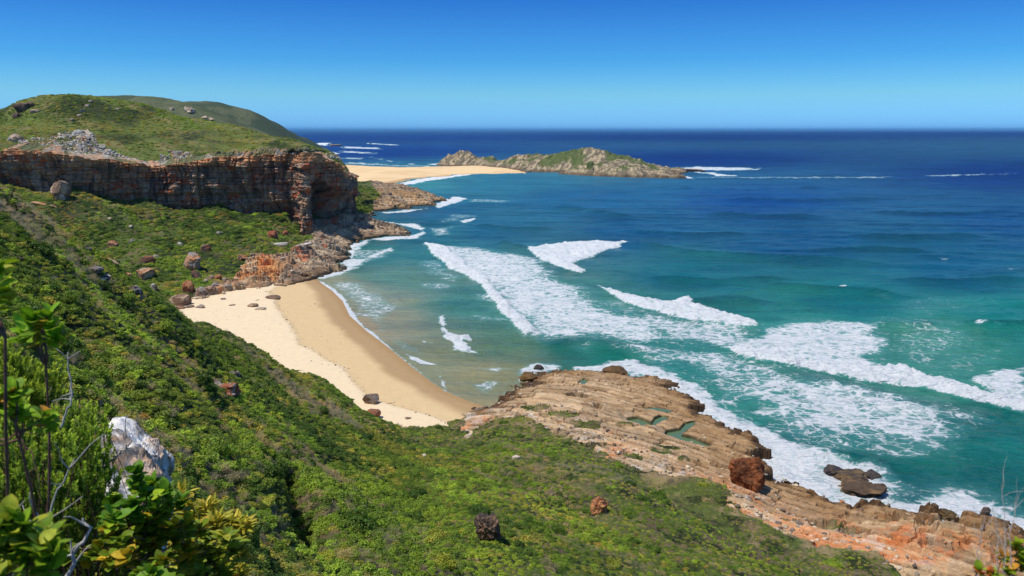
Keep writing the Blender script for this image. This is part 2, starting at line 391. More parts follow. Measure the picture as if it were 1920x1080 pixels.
    for cc in ([(1180,520),(1350,528),(1500,520)],[(1650,520),(1780,528),(1930,518)],[(1150,430),(1290,440),(1420,436)],[(880,420),(960,430),(1060,430)],[(1500,470),(1640,466),(1780,474)],[(1200,350),(1400,356),(1600,350)],[(1600,395),(1760,402),(1920,396)],[(1250,570),(1380,560),(1460,575)]): crest(cc, 0.9, 4)
    crest([(1500,845),(1600,862),(1690,880)], 0.9, 3)
    crest([(1450,690),(1640,740),(1850,800)], 0.5, 5)
    sd_ = x * 0.25 + y
    z += 0.35 * np.sin(sd_ / 4.2 + 2.5 * fbm(x / 60, y / 60, 60, 3)) * sm(160, 320, y) * sm(2500, 500, y) * (0.5 + 0.5 * fbm(x / 50, y / 20, 61, 2))
    z += 1.25 * high * (0.8 + 0.25 * n2 + 0.25 * n1)
    fb = foam * sm(3500, 800, y)
    z += 0.14 * fb * n2 * sm(0.5, 0.9, foam)
    k = (x > -120) & (x < 15) & (y > 130) & (y < 340)
    dw = np.abs(sdf(x[k], y[k], XY([(560,505),(590,520),(603,532),(622,545),(642,565),(655,592),(688,622),(728,652),(780,695),(830,732),(868,748),(905,762),(925,772)]), False))
    z[k] *= sm(1, 14, dw)
    co = np.stack([x, y, z], 1)
    me = mesh_np("sea", co, grid_faces(nr, nc), {"Col": col, "foam": foam})
    m, n, l, b, out = mat_new("sea_water")
    at = n.new("ShaderNodeAttribute"); at.attribute_name = "Col"
    fa = n.new("ShaderNodeAttribute"); fa.attribute_name = "foam"
    tA = noise_node(n, l, 0.42, 9, 0.74, mapscale=(0.7, 1.25, 1), rot=(0, 0, 0.35)); tB = noise_node(n, l, 0.16, 6, 0.65)
    tA.inputs['Distortion'].default_value = 1.6
    def mth(op, a, c=None, clamp=False):
        q = n.new("ShaderNodeMath"); q.operation = op; q.use_clamp = clamp
        for i, v in enumerate((a, c)):
            if v is None: continue
            if isinstance(v, (int, float)): q.inputs[i].default_value = v
            else: l.new(v, q.inputs[i])
        return q.outputs[0]
    # streaky lace: two noises; white where density + noise passes a threshold
    s = mth('ADD', mth('MULTIPLY', tA.outputs[0], 0.9), mth('MULTIPLY', tB.outputs[0], 0.5))   # ~0.7 mean
    gp = n.new("ShaderNodeNewGeometry"); wn = noise_node(n, l, 0.25, 4, 0.6); va = n.new("ShaderNodeVectorMath"); va.operation = 'MULTIPLY_ADD'
    l.new(wn.outputs['Color'], va.inputs[0]); va.inputs[1].default_value = (7, 7, 0); l.new(gp.outputs['Position'], va.inputs[2])
    vo = n.new("ShaderNodeTexVoronoi"); vo.feature = 'DISTANCE_TO_EDGE'; vo.inputs['Scale'].default_value = 0.30; l.new(va.outputs[0], vo.inputs['Vector'])
    vein = n.new("ShaderNodeMapRange"); vein.interpolation_type = 'SMOOTHSTEP'; vein.inputs['From Min'].default_value = 0.0; vein.inputs['From Max'].default_value = 0.16
    vein.inputs['To Min'].default_value = 0.20; vein.inputs['To Max'].default_value = -0.05; l.new(vo.outputs['Distance'], vein.inputs[0])
    s = mth('ADD', fa.outputs['Fac'], mth('MULTIPLY', mth('SUBTRACT', s, 0.70), 1.5)); s = mth('ADD', s, vein.outputs[0])
    lace = n.new("ShaderNodeMapRange"); lace.interpolation_type = 'SMOOTHSTEP'
    lace.inputs['From Min'].default_value = 0.56; lace.inputs['From Max'].default_value = 0.92; l.new(s, lace.inputs[0])
    on = n.new("ShaderNodeMapRange"); on.inputs['From Min'].default_value = 0.15; on.inputs['From Max'].default_value = 0.45; l.new(fa.outputs['Fac'], on.inputs[0])
    mask = mth('MULTIPLY', lace.outputs[0], on.outputs[0], True)
    milk = n.new("ShaderNodeMapRange"); milk.inputs['From Min'].default_value = 0.25; milk.inputs['From Max'].default_value = 1.0
    milk.inputs['To Max'].default_value = 0.75; l.new(fa.outputs['Fac'], milk.inputs[0])
    v = noise_node(n, l, 0.05, 5, 0.6, mapscale=(0.5, 1.6, 1))
    rv = ramp(n, l, v.outputs[0], [(0.3, (0.75, 0.8, 0.85)), (0.7, (1.25, 1.18, 1.12))])
    c0 = mix(n, l, 1.0, at.outputs[0], rv.outputs[0], 'MULTIPLY')
    c1 = mix(n, l, milk.outputs[0], c0, (0.20, 0.52, 0.50))
    tC = noise_node(n, l, 0.8, 8, 0.75); fr_ = ramp(n, l, tC.outputs[0], [(0.34, (0.60, 0.74, 0.77)), (0.48, (0.86, 0.89, 0.91)), (0.7, (0.93, 0.94, 0.95))])  # bluish shadows inside the foam, painted into its white by noise
    c2 = mix(n, l, mask, c1, fr_.outputs[0])
    l.new(c2, b.inputs['Base Color'])
    gd = n.new('ShaderNodeVectorMath'); gd.operation = 'LENGTH'; l.new(gp.outputs['Position'], gd.inputs[0]); rd = n.new('ShaderNodeMapRange'); rd.inputs['From Min'].default_value = 150; rd.inputs['From Max'].default_value = 1800; rd.inputs['To Min'].default_value = 0.16; rd.inputs['To Max'].default_value = 0.50; l.new(gd.outputs['Value'], rd.inputs[0])
    rr = mth('ADD', rd.outputs[0], mth('MULTIPLY', mask, 0.45)); l.new(rr, b.inputs['Roughness'])
    b.inputs['IOR'].default_value = 1.33; b.inputs['Specular IOR Level'].default_value = 0.2
    w1 = noise_node(n, l, 0.6, 6, 0.65, mapscale=(0.45, 1.5, 1), rot=(0, 0, 0.15)); w2 = noise_node(n, l, 0.09, 4, 0.6, mapscale=(0.35, 1.6, 1), rot=(0, 0, 0.1))
    hsum = mth('ADD', w1.outputs[0], mth('MULTIPLY', w2.outputs[0], 2.5))
    bump(n, l, b, hsum, 1.0, 2.2)
    o = link("sea", me, m); tag(o, "blue green sea with breaking waves and white foam running into the cove", "sea", kind="structure")
build_sea()

# ------------------------------------------------------------------ near hillside and rock shelf
COAST = [(918,768),(945,750),(955,737),(968,722),(960,712),(975,698),(1000,696),(1010,699),(1050,692),(1100,690),(1130,692),(1142,684),(1160,680),(1185,688),
         (1200,700),(1235,700),(1255,712),(1262,730),(1290,740),(1310,748),(1316,760),(1312,775),(1335,785),(1345,795),(1365,810),(1385,815),
         (1400,812),(1420,830),(1433,850),(1405,858),(1420,875),(1437,895),(1437,917),(1470,918),(1510,922),(1545,940),(1568,957),(1600,960),
         (1650,960),(1690,970),(1715,962),(1755,958),(1766,975),(1767,992),(1800,980),(1830,983),(1850,990),(1885,985),(1898,1010),(1905,1045),(1960,1060),(2050,1100),(2100,1200)]
coast_n = XY(COAST, 0.6)
land_n = np.array(list(map(tuple, coast_n)) + [(230, 20), (230, -60), (-300, -60), (-300, 330), (-160, 330), (-60, 230), (-20, 180)])
def contact(px, py, z): return PZ(px, py, z)
_c = []
for px, py, y in [(0,335,95),(60,385,98),(115,430,103),(180,475,108),(240,520,115),(300,578,122),(345,595,126),(385,615,132),(432,668,142),
                  (0,420,75),(0,500,60),(0,600,44),(100,500,72),(100,600,55),(150,700,46),(200,600,68),(300,650,85),(400,750,75),(440,700,100),
                  (450,850,57),(450,1000,40),(500,800,82),(550,740,120),(600,900,66),(600,1050,46),(700,850,105),(700,950,76),(800,1050,56),
                  (800,900,95),(960,1080,58),(960,950,82),(960,870,106),(1100,1080,62),(1100,950,88),(1250,1080,70),(1250,980,89)]:
    _c.append(tuple(PY(px, py, y)))
for px, py, z in [(500,680,2.0),(545,703,2.3),(600,728,2.5),(650,752,2.6),(700,780,2.7),(760,800,2.8),(850,808,3),(900,795,3),
                  (850,840,6),(960,800,5),(1080,790,5),(1230,890,7),(1400,1000,8.5),(1400,930,6),(1550,1080,9),(1550,1020,7),(1700,1075,7),(1850,1080,6),
                  (1100,850,8.5),(1150,720,3),(1040,705,1.6),(1000,740,3),(1200,760,3.3),(1300,800,3),(1400,860,2.8),(1380,900,4),(1280,850,5),(1450,950,4.5),
                  (1600,980,4),(1600,1030,7),(1700,1000,4.5),(1800,1000,4),(1870,1020,4),(960,760,4.2),(1750,1030,5.5),(1950,1080,4)]:
    _c.append(tuple(PZ(px, py, z)))
_c += [(-80,90,62),(-90,60,76),(-40,20,68),(-14,5,62.5),(-30,-20,72),(0,0,58.2),(0,-10,61),(-4,3,58.6),(3,5,55),(8,10,49),(0,12,51),(-5,10,54),(-12,20,51.5),
       (0,20,45),(-8,20,47.5),(10,30,38),(20,40,31),(30,50,24.5),(0,40,33),(15,20,42),(40,40,25),(60,55,14),(85,75,6),(60,0,40),(110,40,3),
       (-75,140,24),(-62,155,14),(-80,175,12),(-60,178,7),(-40,158,10),(-100,150,30),(-130,170,26),(-110,110,60),(-100,230,-2),(-60,205,-1),(-30,185,-1),(-12,168,-1),(-140,100,75),(-120,40,88)]
near_tps = tps(_c, 1e-4)
VEGB = [(880,830,3),(905,797,3),(935,790,4),(977,775,5),(1010,790,5.5),(1060,812,6),(1100,830,7),(1147,865,7),(1200,883,7),(1253,897,7),(1343,910,7),
        (1373,937,7),(1400,965,7),(1430,985,7),(1470,1008,7.5),(1530,1025,7.5),(1620,1035,7.5),(1683,1053,7.5),(1710,1090,7.5),(1760,1200,8)]
vegb = np.array([PZ(*p)[:2] for p in VEGB] + [(90,20),(90,-60),(-300,-60),(-300,330),(-110,300),(-60,215),(-30,190),(-12,172)])
PATCH = [(1000,772,3.5,5.5,1.9),(1050,782,4,5.0,1.7),(1105,800,5,4.5,1.5),(1130,838,6,3.5,1.2),(1185,862,6,3.5,1.1),(1250,838,5,3.6,1.2),(1240,850,5,3.2,1.1),(1280,862,5,1.6,0.7),(1550,990,4.5,3.2,1.0),(1440,972,4.5,0.9,0.5),(1590,1000,5,2,0.8),
         (1170,795,5,2.2,0.5),(1090,800,5,2,0.9),(1480,985,5,1.8,.7)]
POOLS = [ [(1175,785),(1195,782),(1217,790),(1222,797),(1215,802),(1198,800),(1180,792)],
          [(1228,783),(1240,778),(1252,780),(1250,786),(1236,792),(1226,798),(1222,794)],
          [(1205,762),(1230,762),(1258,766),(1255,770),(1230,768),(1208,766)],
          [(1286,792),(1303,787),(1300,798),(1288,806),(1278,815),(1300,820),(1318,828),(1333,833),(1330,838),(1310,835),(1280,828),(1258,820),(1246,815),(1250,808),(1275,804)],
          [(1085,714),(1095,709),(1104,713),(1094,720)] ]
HOLLOWS = [ [(1058,742),(1080,736),(1105,742),(1108,748),(1095,752),(1085,746),(1065,745)], [(1108,764),(1125,761),(1137,772),(1125,774),(1110,771)],
            [(1332,878),(1345,876),(1374,877),(1373,884),(1352,887),(1334,883)], [(1602,1018),(1622,1014),(1628,1024),(1605,1024)] ]
pool_w = [XY(p, 2.9) for p in POOLS]; hollow_w = [XY(p, 3.6) for p in HOLLOWS]
GULLY = [(np.array([PY(a, b, c)[:2] for a, b, c in [(536,905,63),(552,955,57),(566,1000,53),(576,1050,49)]]), 1.1, 3.2), (np.array([PY(a, b, c)[:2] for a, b, c in [(405,760,78),(430,840,66),(470,930,55)]]), 1.0, 1.2),
         (np.array([PY(a, b, c)[:2] for a, b, c in [(120,560,62),(210,680,56),(300,800,52)]]), 1.2, 1.2), (np.array([PY(a, b, c)[:2] for a, b, c in [(640,880,76),(720,960,70),(840,1060,58)]]), 1.6, 1.4)]
def near_height(x, y, full=True):
    h0 = near_tps(x, y)
    n1 = fbm(x / 6, y / 6, 101, 5); n3 = fbm(x / 1.4, y / 1.4, 103, 4)
    aa_ = x * 0.80 - y * 0.60; bb_ = x * 0.60 + y * 0.80; vj, _ej = boxes(aa_ + n1, bb_ + 1.5 * n1, 7.0, 2.6, 139, 0.3); vk, _ek = boxes(aa_, bb_ + n1, 2.6, 1.1, 138, 0.3)
    dc = sdf(x, y, land_n) + 0.9 * n1 + 0.6 * n3 + 3.0 * (vj - 0.5) + 1.2 * (vk - 0.5)
    dv = sdf(x, y, vegb) + 1.8 * n1 + 1.0 * n3
    nsp = np.zeros(x.shape)
    for px, py, z, rx, ry in PATCH:
        p = PZ(px, py, z); q = 1 - np.hypot((x - p[0]) / rx, (y - p[1]) / (ry * 2.2)); nsp = np.maximum(nsp, (q + 0.35 * n1 + 0.3 * n3))
    veg = np.maximum(sm(-0.4, 0.4, dv), sm(0.25, 0.4, nsp))
    # vegetated relief: gullies running down the slope, humps
    g = fbm((x * 0.75 + y * 0.35) / 7, (x * 0.35 - y * 0.75) / 22, 111, 4)
    hv = h0 + (1.1 * g + 0.9 * fbm(x / 9, y / 9, 112, 4)) * sm(8, 30, np.hypot(x, y)) + 0.12 * n3
    for gl, gw, gd in GULLY:
        k = (x > gl[:, 0].min() - 9) & (x < gl[:, 0].max() + 9) & (y > gl[:, 1].min() - 9) & (y < gl[:, 1].max() + 9)
        if k.any(): hv[k] -= gd * np.exp(-(sdf(x[k], y[k], gl, False) / gw) ** 2)
    # bedded rock: cracked slabs with risers that step down to the sea
    a = x * 0.80 - y * 0.60; b = x * 0.60 + y * 0.80
    wq = 1.2 * fbm(a / 14, b / 6, 120, 3)
    bs = (b + 2.0 * wq) / 3.1; fr = bs - np.floor(bs); stepn = _h(np.floor(bs), np.zeros_like(bs), 5)
    slab = 0.35 * (stepn - 0.5) + 0.25 * (fr - 0.5)
    v1, e1 = boxes(a + 2.5 * n1 + .4 * n3, b + 1.6 * n1 + .25 * n3, 13, 2.5, 130, 0.34); v2, e2 = boxes(a + .8 * n3, b + 0.5 * n1, 5.0, 1.1, 131, 0.2)
    cut = sm(0.9, 0.3, dc / 14) 
    rug = 0.75 + 0.8 * sm(-5, 30, x - 40) + 0.8 * cut
    cor = PZ(1800, 1010, 4); cmask = np.exp(-(((x - cor[0]) / 13) ** 2 + ((y - cor[1]) / 9) ** 2)); v6, e6 = boxes(a + n1, b + n1, 6.0, 3.2, 137, 0.5)
    hr = h0 + cmask * (1.2 + 2.6 * (v6 - 0.5) + 1.5 * (v2 - 0.5) - 1.3 * e6) + rug * (slab + 0.46 * (v1 - 0.5) + 0.12 * (v2 - 0.5) * sm(-6, 20, -dv)) + 0.30 * n1 + 0.08 * n3 - 0.85 * e1 * (v1 > 0.4) - 0.3 * e2 * (v2 > 0.7)
    for pw in pool_w:
        k = (np.abs(x - pw[:, 0].mean()) < 15) & (np.abs(y - pw[:, 1].mean()) < 20)
        d = sdf(x[k], y[k], pw) + 0.15 * n3[k]
        hr[k] = lerp(hr[k], np.minimum(hr[k], 3.1), sm(-2.5, 0, d)); hr[k] = lerp(hr[k], 2.0, sm(-0.15, 0.25, d))
    for pw in hollow_w:
        k = (np.abs(x - pw[:, 0].mean()) < 15) & (np.abs(y - pw[:, 1].mean()) < 20)
        d = sdf(x[k], y[k], pw) + 0.1 * n3[k]; hr[k] -= 1.1 * sm(-0.1, 0.3, d)
    h = lerp(hr, hv, veg)
    f3, e3, v3 = worley(x / 2.2, y / 2.2, 133)
    edge = 0.7 + 1.4 * vj + 0.9 * np.maximum(dc, 0) * (0.5 + 1.2 * vk) + 0.5 * v3
    beachside = sm(10, -10, x - (-5)) * sm(120, 150, y)
    h = lerp(np.where(dc > 0, np.minimum(h, edge), np.maximum(-1.5, dc * 1.2)), h, beachside)
    return h, veg, dc, dv, n1, n3, (v1, v2, e1, slab), g
def build_near():
    ang = np.radians(np.linspace(-56, 52, 1180))
    r = np.concatenate([1.0 * (25 / 1.0) ** np.linspace(0, 1, 150)[:-1], np.arange(25, 75, 0.36), np.arange(75, 175, 0.27), np.arange(175, 260, 0.7)])
    R, A = np.meshgrid(r, ang, indexing='ij'); nr, nc = R.shape
    x = (R * np.sin(A)).ravel(); y = (R * np.cos(A)).ravel() - 0.5
    h, veg, dc, dv, n1, n3, (v1, v2, e1, slab), g = near_height(x, y)
    e1 = np.clip(e1, 0, 1); e2 = slab * 0 + (np.abs(v2 - .7) < .05)
    # colours: rock
    col = np.tile(srgb(190, 160, 122), (len(x), 1))
    pn = fbm(x / 11, y / 11, 141, 4); pf = fbm(x / 3, y / 3, 142, 4)
    col = mixc(col, srgb(158, 132, 100), sm(-0.3, 0.6, pf) * 0.6)
    col = mixc(col, srgb(148, 128, 104), 0.5 * (v1 > 0.72))
    col = mixc(col, srgb(212, 188, 158), 0.5 * (v2 > 0.8))
    wet = sm(21, 3, dc + 6 * n1 + 2.2 * n3 + 12 * sm(20, 5, x)) * (0.75 + 0.25 * pf)
    col = mixc(col, srgb(138, 102, 62), 0.9 * wet); col = mixc(col, srgb(108, 78, 44), 0.85 * sm(6, 0.5, dc + 2.5 * n1 + 1.2 * n3)); col = mixc(col, srgb(66, 52, 40), 0.85 * e1 * (v1 > 0.35)); col = mixc(col, srgb(120, 96, 72), 0.5 * e2 * (v2 > 0.6)); col = mixc(col, srgb(150, 118, 80), 0.45 * sm(-0.1, 0.4, n1 + pf) * sm(2, 16, -dv))
    col = mixc(col, srgb(66, 50, 36), 0.85 * sm(3.4, 0.6, dc + 1.4 * n3 + n1))
    nb = sm(13, 0, -dv) * (1 - wet)
    lic = nb * sm(-0.25, 0.35, pn + 0.5 * pf)
    col = mixc(col, srgb(206, 138, 88), 0.75 * lic)
    P_ = PZ(1700, 1040, 5); far = np.exp(-((x - P_[0]) ** 2 / 160 + (y - P_[1]) ** 2 / 90))
    col = mixc(col, srgb(200, 106, 44), np.clip(1.1 * far * sm(-0.15, 0.35, pf + 0.5 * pn), 0, 1) * 0.62 * sm(-0.3, 0.2, n3))
    col = mixc(col, srgb(196, 190, 182), 0.55 * sm(0.35, 0.6, fbm(x / 1.6, y / 1.6, 145, 3)) * nb)
    for pw in pool_w:
        k = (np.abs(x - pw[:, 0].mean()) < 15) & (np.abs(y - pw[:, 1].mean()) < 20)
        d = sdf(x[k], y[k], pw); col[k] = mixc(col[k], srgb(60, 62, 40), sm(-0.5, 0.1, d))
    # soil under scrub
    cv = np.tile(srgb(80, 90, 42), (len(x), 1))
    cv = mixc(cv, srgb(96, 84, 62), sm(0, 0.5, fbm(x / 4, y / 4, 151, 4)))
    cv = mixc(cv, srgb(38, 46, 20), sm(0, 0.5, fbm(x / 3, y / 3, 152, 4)))
    fade = sm(12, 0, dv)
    cv = mixc(cv, srgb(150, 128, 96), 0.7 * fade * sm(0, 0.4, pf))
    ff = grid_faces(nr, nc); fv = veg[ff].mean(1)
    co = np.stack([x, y, h], 1)
    # drop faces that lie far under the sand or sea
    hz = h[ff].max(1) > -1.4
    o = link("hillside", submesh("hillside", co, ff, (fv > 0.5) & hz, {"Col": cv}), M_soil)
    tag(o, "steep scrub covered hillside falling from the viewpoint to the beach", "hillside", kind="structure")
    o = link("rock_shelf", submesh("rock_shelf", co, ff, (fv <= 0.5) & hz, {"Col": col}, smooth=False), M_rock)
    tag(o, "tan and orange bedded rock shelf along the near shore below the hillside", "rock shelf", kind="structure")
    m, n, l, b, _ = mat_new("pool_water"); b.inputs['Base Color'].default_value = (*srgb(86, 112, 78), 1); b.inputs['Roughness'].default_value = 0.06
    for i, pw in enumerate(pool_w):
        c = pw.mean(0); pts = [(c[0] + (q[0] - c[0]) * 1.04, c[1] + (q[1] - c[1]) * 1.04, 2.55) for q in pw]
        me = bpy.data.meshes.new("tide_pool"); me.from_pydata(pts, [], [list(range(len(pts)))]); 
        q = link("tide_pool", me, m); q['kind'] = "structure"; q['label'] = "still green water of a tide pool in the rock shelf"
build_near()

# ------------------------------------------------------------------ beach
WATER = [(560,505),(590,520),(603,532),(622,545),(642,565),(655,592),(688,622),(728,652),(780,695),(830,732),(868,748),(905,762),(925,772),(960,790)]
water_w = XY(WATER, 0.0)
BERM = [(505,545),(522,578),(548,610),(560,645),(600,660),(640,685),(660,712),(690,738),(740,755),(800,770),(865,800),(900,830)]
berm_w = XY(BERM, 1.6)
land_b = np.array(list(map(tuple, water_w)) + [(30, 120), (-200, 120), (-200, 400), (-80, 400)])
def beach_h(x, y):
    d = sdf(x, y, land_b)
    n = fbm(x / 12, y / 12, 201, 3)
    db = sdf(x, y, np.array(list(map(tuple, berm_w)) + [(30, 110), (-200, 110), (-200, 420), (-90, 420)]))
    h = np.where(d > 0, 0.02 + 0.05 * np.minimum(d, 25) + 0.015 * np.maximum(d - 25, 0), 0.04 * d)
    return h + 0.05 * n * sm(5, 20, d) + 0.28 * sm(-1.0, 0.8, db + 0.5 * n), d, db, n
def build_beach():
    xs = np.arange(-190, 20, 0.6); ys = np.arange(122, 372, 0.6)
    Y, X = np.meshgrid(ys, xs, indexing='ij'); nr, nc = Y.shape; x = X.ravel(); y = Y.ravel()
    h, d, db, n = beach_h(x, y)
    col = np.tile(srgb(228, 206, 170), (len(x), 1))
    n2 = fbm(x / 5, y / 5, 203, 3); h = h + 0.05 * fbm(x / 1.6, y / 1.6, 205, 3) * sm(12, 22, d) 
    damp = sm(1.0, -0.7, db + 0.8 * n + 0.4 * n2)
    col = mixc(col, srgb(208, 178, 130), damp * 0.85)
    wet = sm(8.5, 4.5, d + 2.2 * fbm(x / 25, y / 25, 204, 3) + 0.3 * n2)
    col = mixc(col, srgb(172, 142, 102), wet)
    col = mixc(col, srgb(160, 128, 86), sm(3, 0.5, d) * 0.7)
    me = mesh_np("beach", np.stack([x, y, h], 1), grid_faces(nr, nc), {"Col": col})
    tag(link("beach", me, M_sand), "small curved cove beach of pale sand, darker where wet", "beach", kind="structure")
build_beach()

# ------------------------------------------------------------------ far side of the cove: scrub slope and rocky shore
FCOAST = [(430,556),(470,548),(500,548),(520,540),(545,532),(575,526),(590,518),(627,512),(641,504),(622,496),(640,487),(653,478),(647,471),(653,460),(680,448),(712,442),(740,440),
          (767,443),(758,438),(776,435),(750,427),(715,420),(694,412),(684,404),(700,401),(690,396),(725,394),(745,391),(775,393),(765,387),(800,385),(820,388),(812,380),(832,376),
          (800,362),(760,350),(690,343),(640,340)]
fc_w = XY(FCOAST, 0.3)
land_f = np.array(list(map(tuple, fc_w)) + [(-230, 1000), (-600, 1000), (-600, 230), (-110, 240)])
BASE = [(-60,341,385),(0,345,389),(30,350,389),(70,364,388),(130,358,389),(200,369,404),(290,377,420),(380,387,428),(440,396,430),(500,407,430),(545,402,432),(572,440,422),(590,436,425),
        (600,425,447),(640,424,452),(658,414,462),(664,406,480),(667,399,510),(660,388,560)]
TOPZ_PX = {0: 272, 1: 298, 2: 277, 3: 282, 4: 290, 5: 299, 6: 311, 7: 300, 8: 298, 9: 290, 10: 286, 11: 288, 12: 288, 13: 292, 14: 302, 15: 325, 16: 326, 17: 330, 18: 336}
_f = [tuple(PY(*b)) for b in BASE]
for px, py, z in [(70,420,20),(70,500,8),(180,450,14),(180,400,22.5),(200,500,8),(240,540,4.5),(300,420,15.6),(300,470,10.5),(300,520,5),(345,560,2.2),(400,430,13.1),(400,470,9),(400,510,4.5),(400,548,2.6),
                  (480,430,12),(480,460,8.5),(480,490,5.5),(470,520,3.2),(470,543,2.3),(540,440,9.5),(540,465,7),(530,500,5),(540,522,2.2),(600,500,3.5),(625,508,.8),(600,470,5.5),(600,448,7),
                  (640,440,6),(640,470,3),(640,490,2.5),(690,435,3.5),(740,436,1.6),(700,415,4),(690,398,5),(690,372,8.5),(725,362,8.5),(760,362,7.5),(800,372,4),(720,385,4),(760,378,4),(640,432,6),(620,434,6),(650,425,6.5),(800,366,4),(680,360,8),(680,385,7)]:
    _f.append(tuple(PZ(px, py, z)))
_f += [(-330,380,34),(-330,300,16),(-120,250,1),(-150,240,1),(-200,240,2)]
far_tps = tps(_f, 1e-4)
def far_height(x, y):
    h0 = far_tps(x, y)
    n1 = fbm(x / 10, y / 10, 301, 4); n3 = fbm(x / 3, y / 3, 303, 4)
    _a = x * 0.80 + y * 0.60; _b = -x * 0.60 + y * 0.80; vj, _ = boxes(_a + n3, _b + n3, 11, 4.2, 339, .3)
    dc = sdf(x, y, land_f) + 1.2 * n1 + 0.8 * n3 + 5.0 * (vj - 0.5)
    vp = XY([(-300,600),(330,556),(352,540),(395,520),(405,520),(440,505),(470,485),(490,480),(540,478),(575,462),(590,445),(578,425),(620,422),(660,412),(690,386),(712,372),(690,340),(-300,330)], 6.0)
    dv = sdf(x, y, vp) + 2.5 * n1 + 1.5 * n3
    p = PZ(765, 358, 7); veg2 = sm(0.1, 0.4, 1 - np.hypot((x - p[0]) / 9, (y - p[1]) / 16) + 0.5 * n1)
    veg = np.maximum(sm(-0.6, 0.6, dv), 0.0 * veg2)
    g = fbm((x * 0.5 - y * 0.85) / 30, (x * 0.85 + y * 0.5) / 12, 311, 4)
    hv = h0 + (2.2 * g + 1.2 * fbm(x / 12, y / 12, 312, 4)) * sm(2, 10, h0) + 0.3 * n3
    a = x * 0.80 + y * 0.60 + 2.0 * n3; b = -x * 0.60 + y * 0.80 + 1.2 * n3 + 2 * n1
    v1, e1 = boxes(a, b, 12.0, 4.6, 330, 1.1); v2, e2 = boxes(a + 3, b + 1, 2.8, 1.5, 331, 0.5)
    f5, e5, v5 = worley(x / 3.0, y / 3.0, 333)
    bs = b / 5.1; fr = bs - np.floor(bs)
    hr = h0 + 2.0 * (v1 - 0.5) + 0.35 * (v2 - 0.5) + 2.0 * (0.5 - fr) + 1.5 * n1 + 0.5 * n3 + 0.25 * (v5 - 0.5) - 0.6 * e1
    for px, py, zz, rr, hh in ((480,508,3,13,2.2),(440,520,3,9,1.8),(590,478,4,16,2.5),(585,503,2.5,15,2.0),(600,446,6,10,2.5),(690,430,3,12,2.0),(730,370,6,14,2.0)):
        q = PZ(px, py, zz); hr += hh * sm(1, 0, np.hypot(x - q[0], (y - q[1]) * 0.7) / rr)
    h = lerp(hr, hv, veg)
    h = np.where(dc > 0, np.minimum(h, 0.7 + 0.3 * v2 + 0.45 * dc * (0.6 + 0.8 * v1)), np.maximum(-2, dc * 1.0))
    return h, veg, dc, dv, n1, n3, v1, v2
def build_far():
    xs = np.arange(-330, -10, 0.6); ys = np.arange(235, 830, 0.65)
    Y, X = np.meshgrid(ys, xs, indexing='ij'); nr, nc = Y.shape; x = X.ravel(); y = Y.ravel()
    h, veg, dc, dv, n1, n3, v1, v2 = far_height(x, y)
    col = np.tile(srgb(184, 158, 126), (len(x), 1)); pf = fbm(x / 6, y / 6, 342, 4); pn = fbm(x / 22, y / 22, 343, 3)
    col = mixc(col, srgb(140, 122, 104), 0.7 * (v1 > 0.6)); col = mixc(col, srgb(206, 182, 146), 0.6 * (v2 > 0.7)); col = mixc(col, srgb(126, 110, 98), 0.5 * (v2 < 0.25))
    q = PZ(470, 515, 3); o1 = np.exp(-((x - q[0]) ** 2 / 220 + (y - q[1]) ** 2 / 300))
    col = mixc(col, srgb(214, 150, 86), np.clip(o1 * 1.3, 0, 0.85) * sm(-0.5, 0.2, pf))
    q = PZ(740, 372, 5); o2 = np.exp(-((x - q[0]) ** 2 / 900 + (y - q[1]) ** 2 / 4000))
    col = mixc(col, srgb(198, 160, 112), np.clip(o2, 0, 0.7) * sm(-0.6, 0.1, pf))
    col = mixc(col, srgb(190, 96, 54), 0.7 * sm(0.25, 0.5, pf) * sm(3, 6, h) * sm(520, 480, y))
    col = mixc(col, srgb(112, 86, 58), 0.7 * sm(7, 1, dc + 3 * n1) * (1 - 0.6 * np.clip(o1, 0, 1))); col = mixc(col, srgb(60, 48, 38), 0.8 * sm(1.8, 0, dc))
    cv = np.tile(srgb(78, 92, 40), (len(x), 1)); cv = mixc(cv, srgb(98, 88, 60), sm(0, 0.5, pf)); cv = mixc(cv, srgb(44, 54, 24), sm(0, 0.5, pn))
    ff = grid_faces(nr, nc); fv = veg[ff].mean(1); up = h[ff].max(1) > -1.8
    fx = x[ff].mean(1); fy = y[ff].mean(1); co = np.stack([x, y, h], 1)
    tag(link("cove_slope", submesh("cove_slope", co, ff, (fv > 0.5) & up, {"Col": cv}), M_farsoil), "green scrub slope between the beach and the foot of the cliff", "hillside", kind="structure")
    tag(link("rocky_shore", submesh("rocky_shore", co, ff, (fv <= 0.5) & up, {"Col": col}, smooth=False), M_farrock), "broken tan rocks along the far shore of the cove", "rocky shore", kind="structure")
build_far()

# ------------------------------------------------------------------ cliff
def resample(pts, step):
    pts = np.array(pts, float); d = np.r_[0, np.cumsum(np.hypot(*(pts[1:, :2] - pts[:-1, :2]).T))]
    s = np.arange(0, d[-1], step); return s, np.stack([np.interp(s, d, pts[:, k]) for k in range(pts.shape[1])], 1)
cl_pts = []
for i, (px, py, yy) in enumerate(BASE):
    b = PY(px, py, yy); t = PY(px, TOPZ_PX[i], yy)
    cl_pts.append((b[0], b[1], b[2] - 5, t[2], px))
cl_pts.insert(0, (-420, 372, 30, 46, -200))
cl_s, cl = resample(cl_pts, 0.38)
def smooth1(a, k):
    kern = np.hanning(k); kern /= kern.sum(); p = np.pad(a, (k // 2, k // 2), 'edge'); return np.convolve(p, kern, 'valid')[:len(a)]
clx = smooth1(cl[:, 0], 21); cly = smooth1(cl[:, 1], 21); clb = smooth1(cl[:, 2], 31); clt = smooth1(cl[:, 3], 31); clp = cl[:, 4]
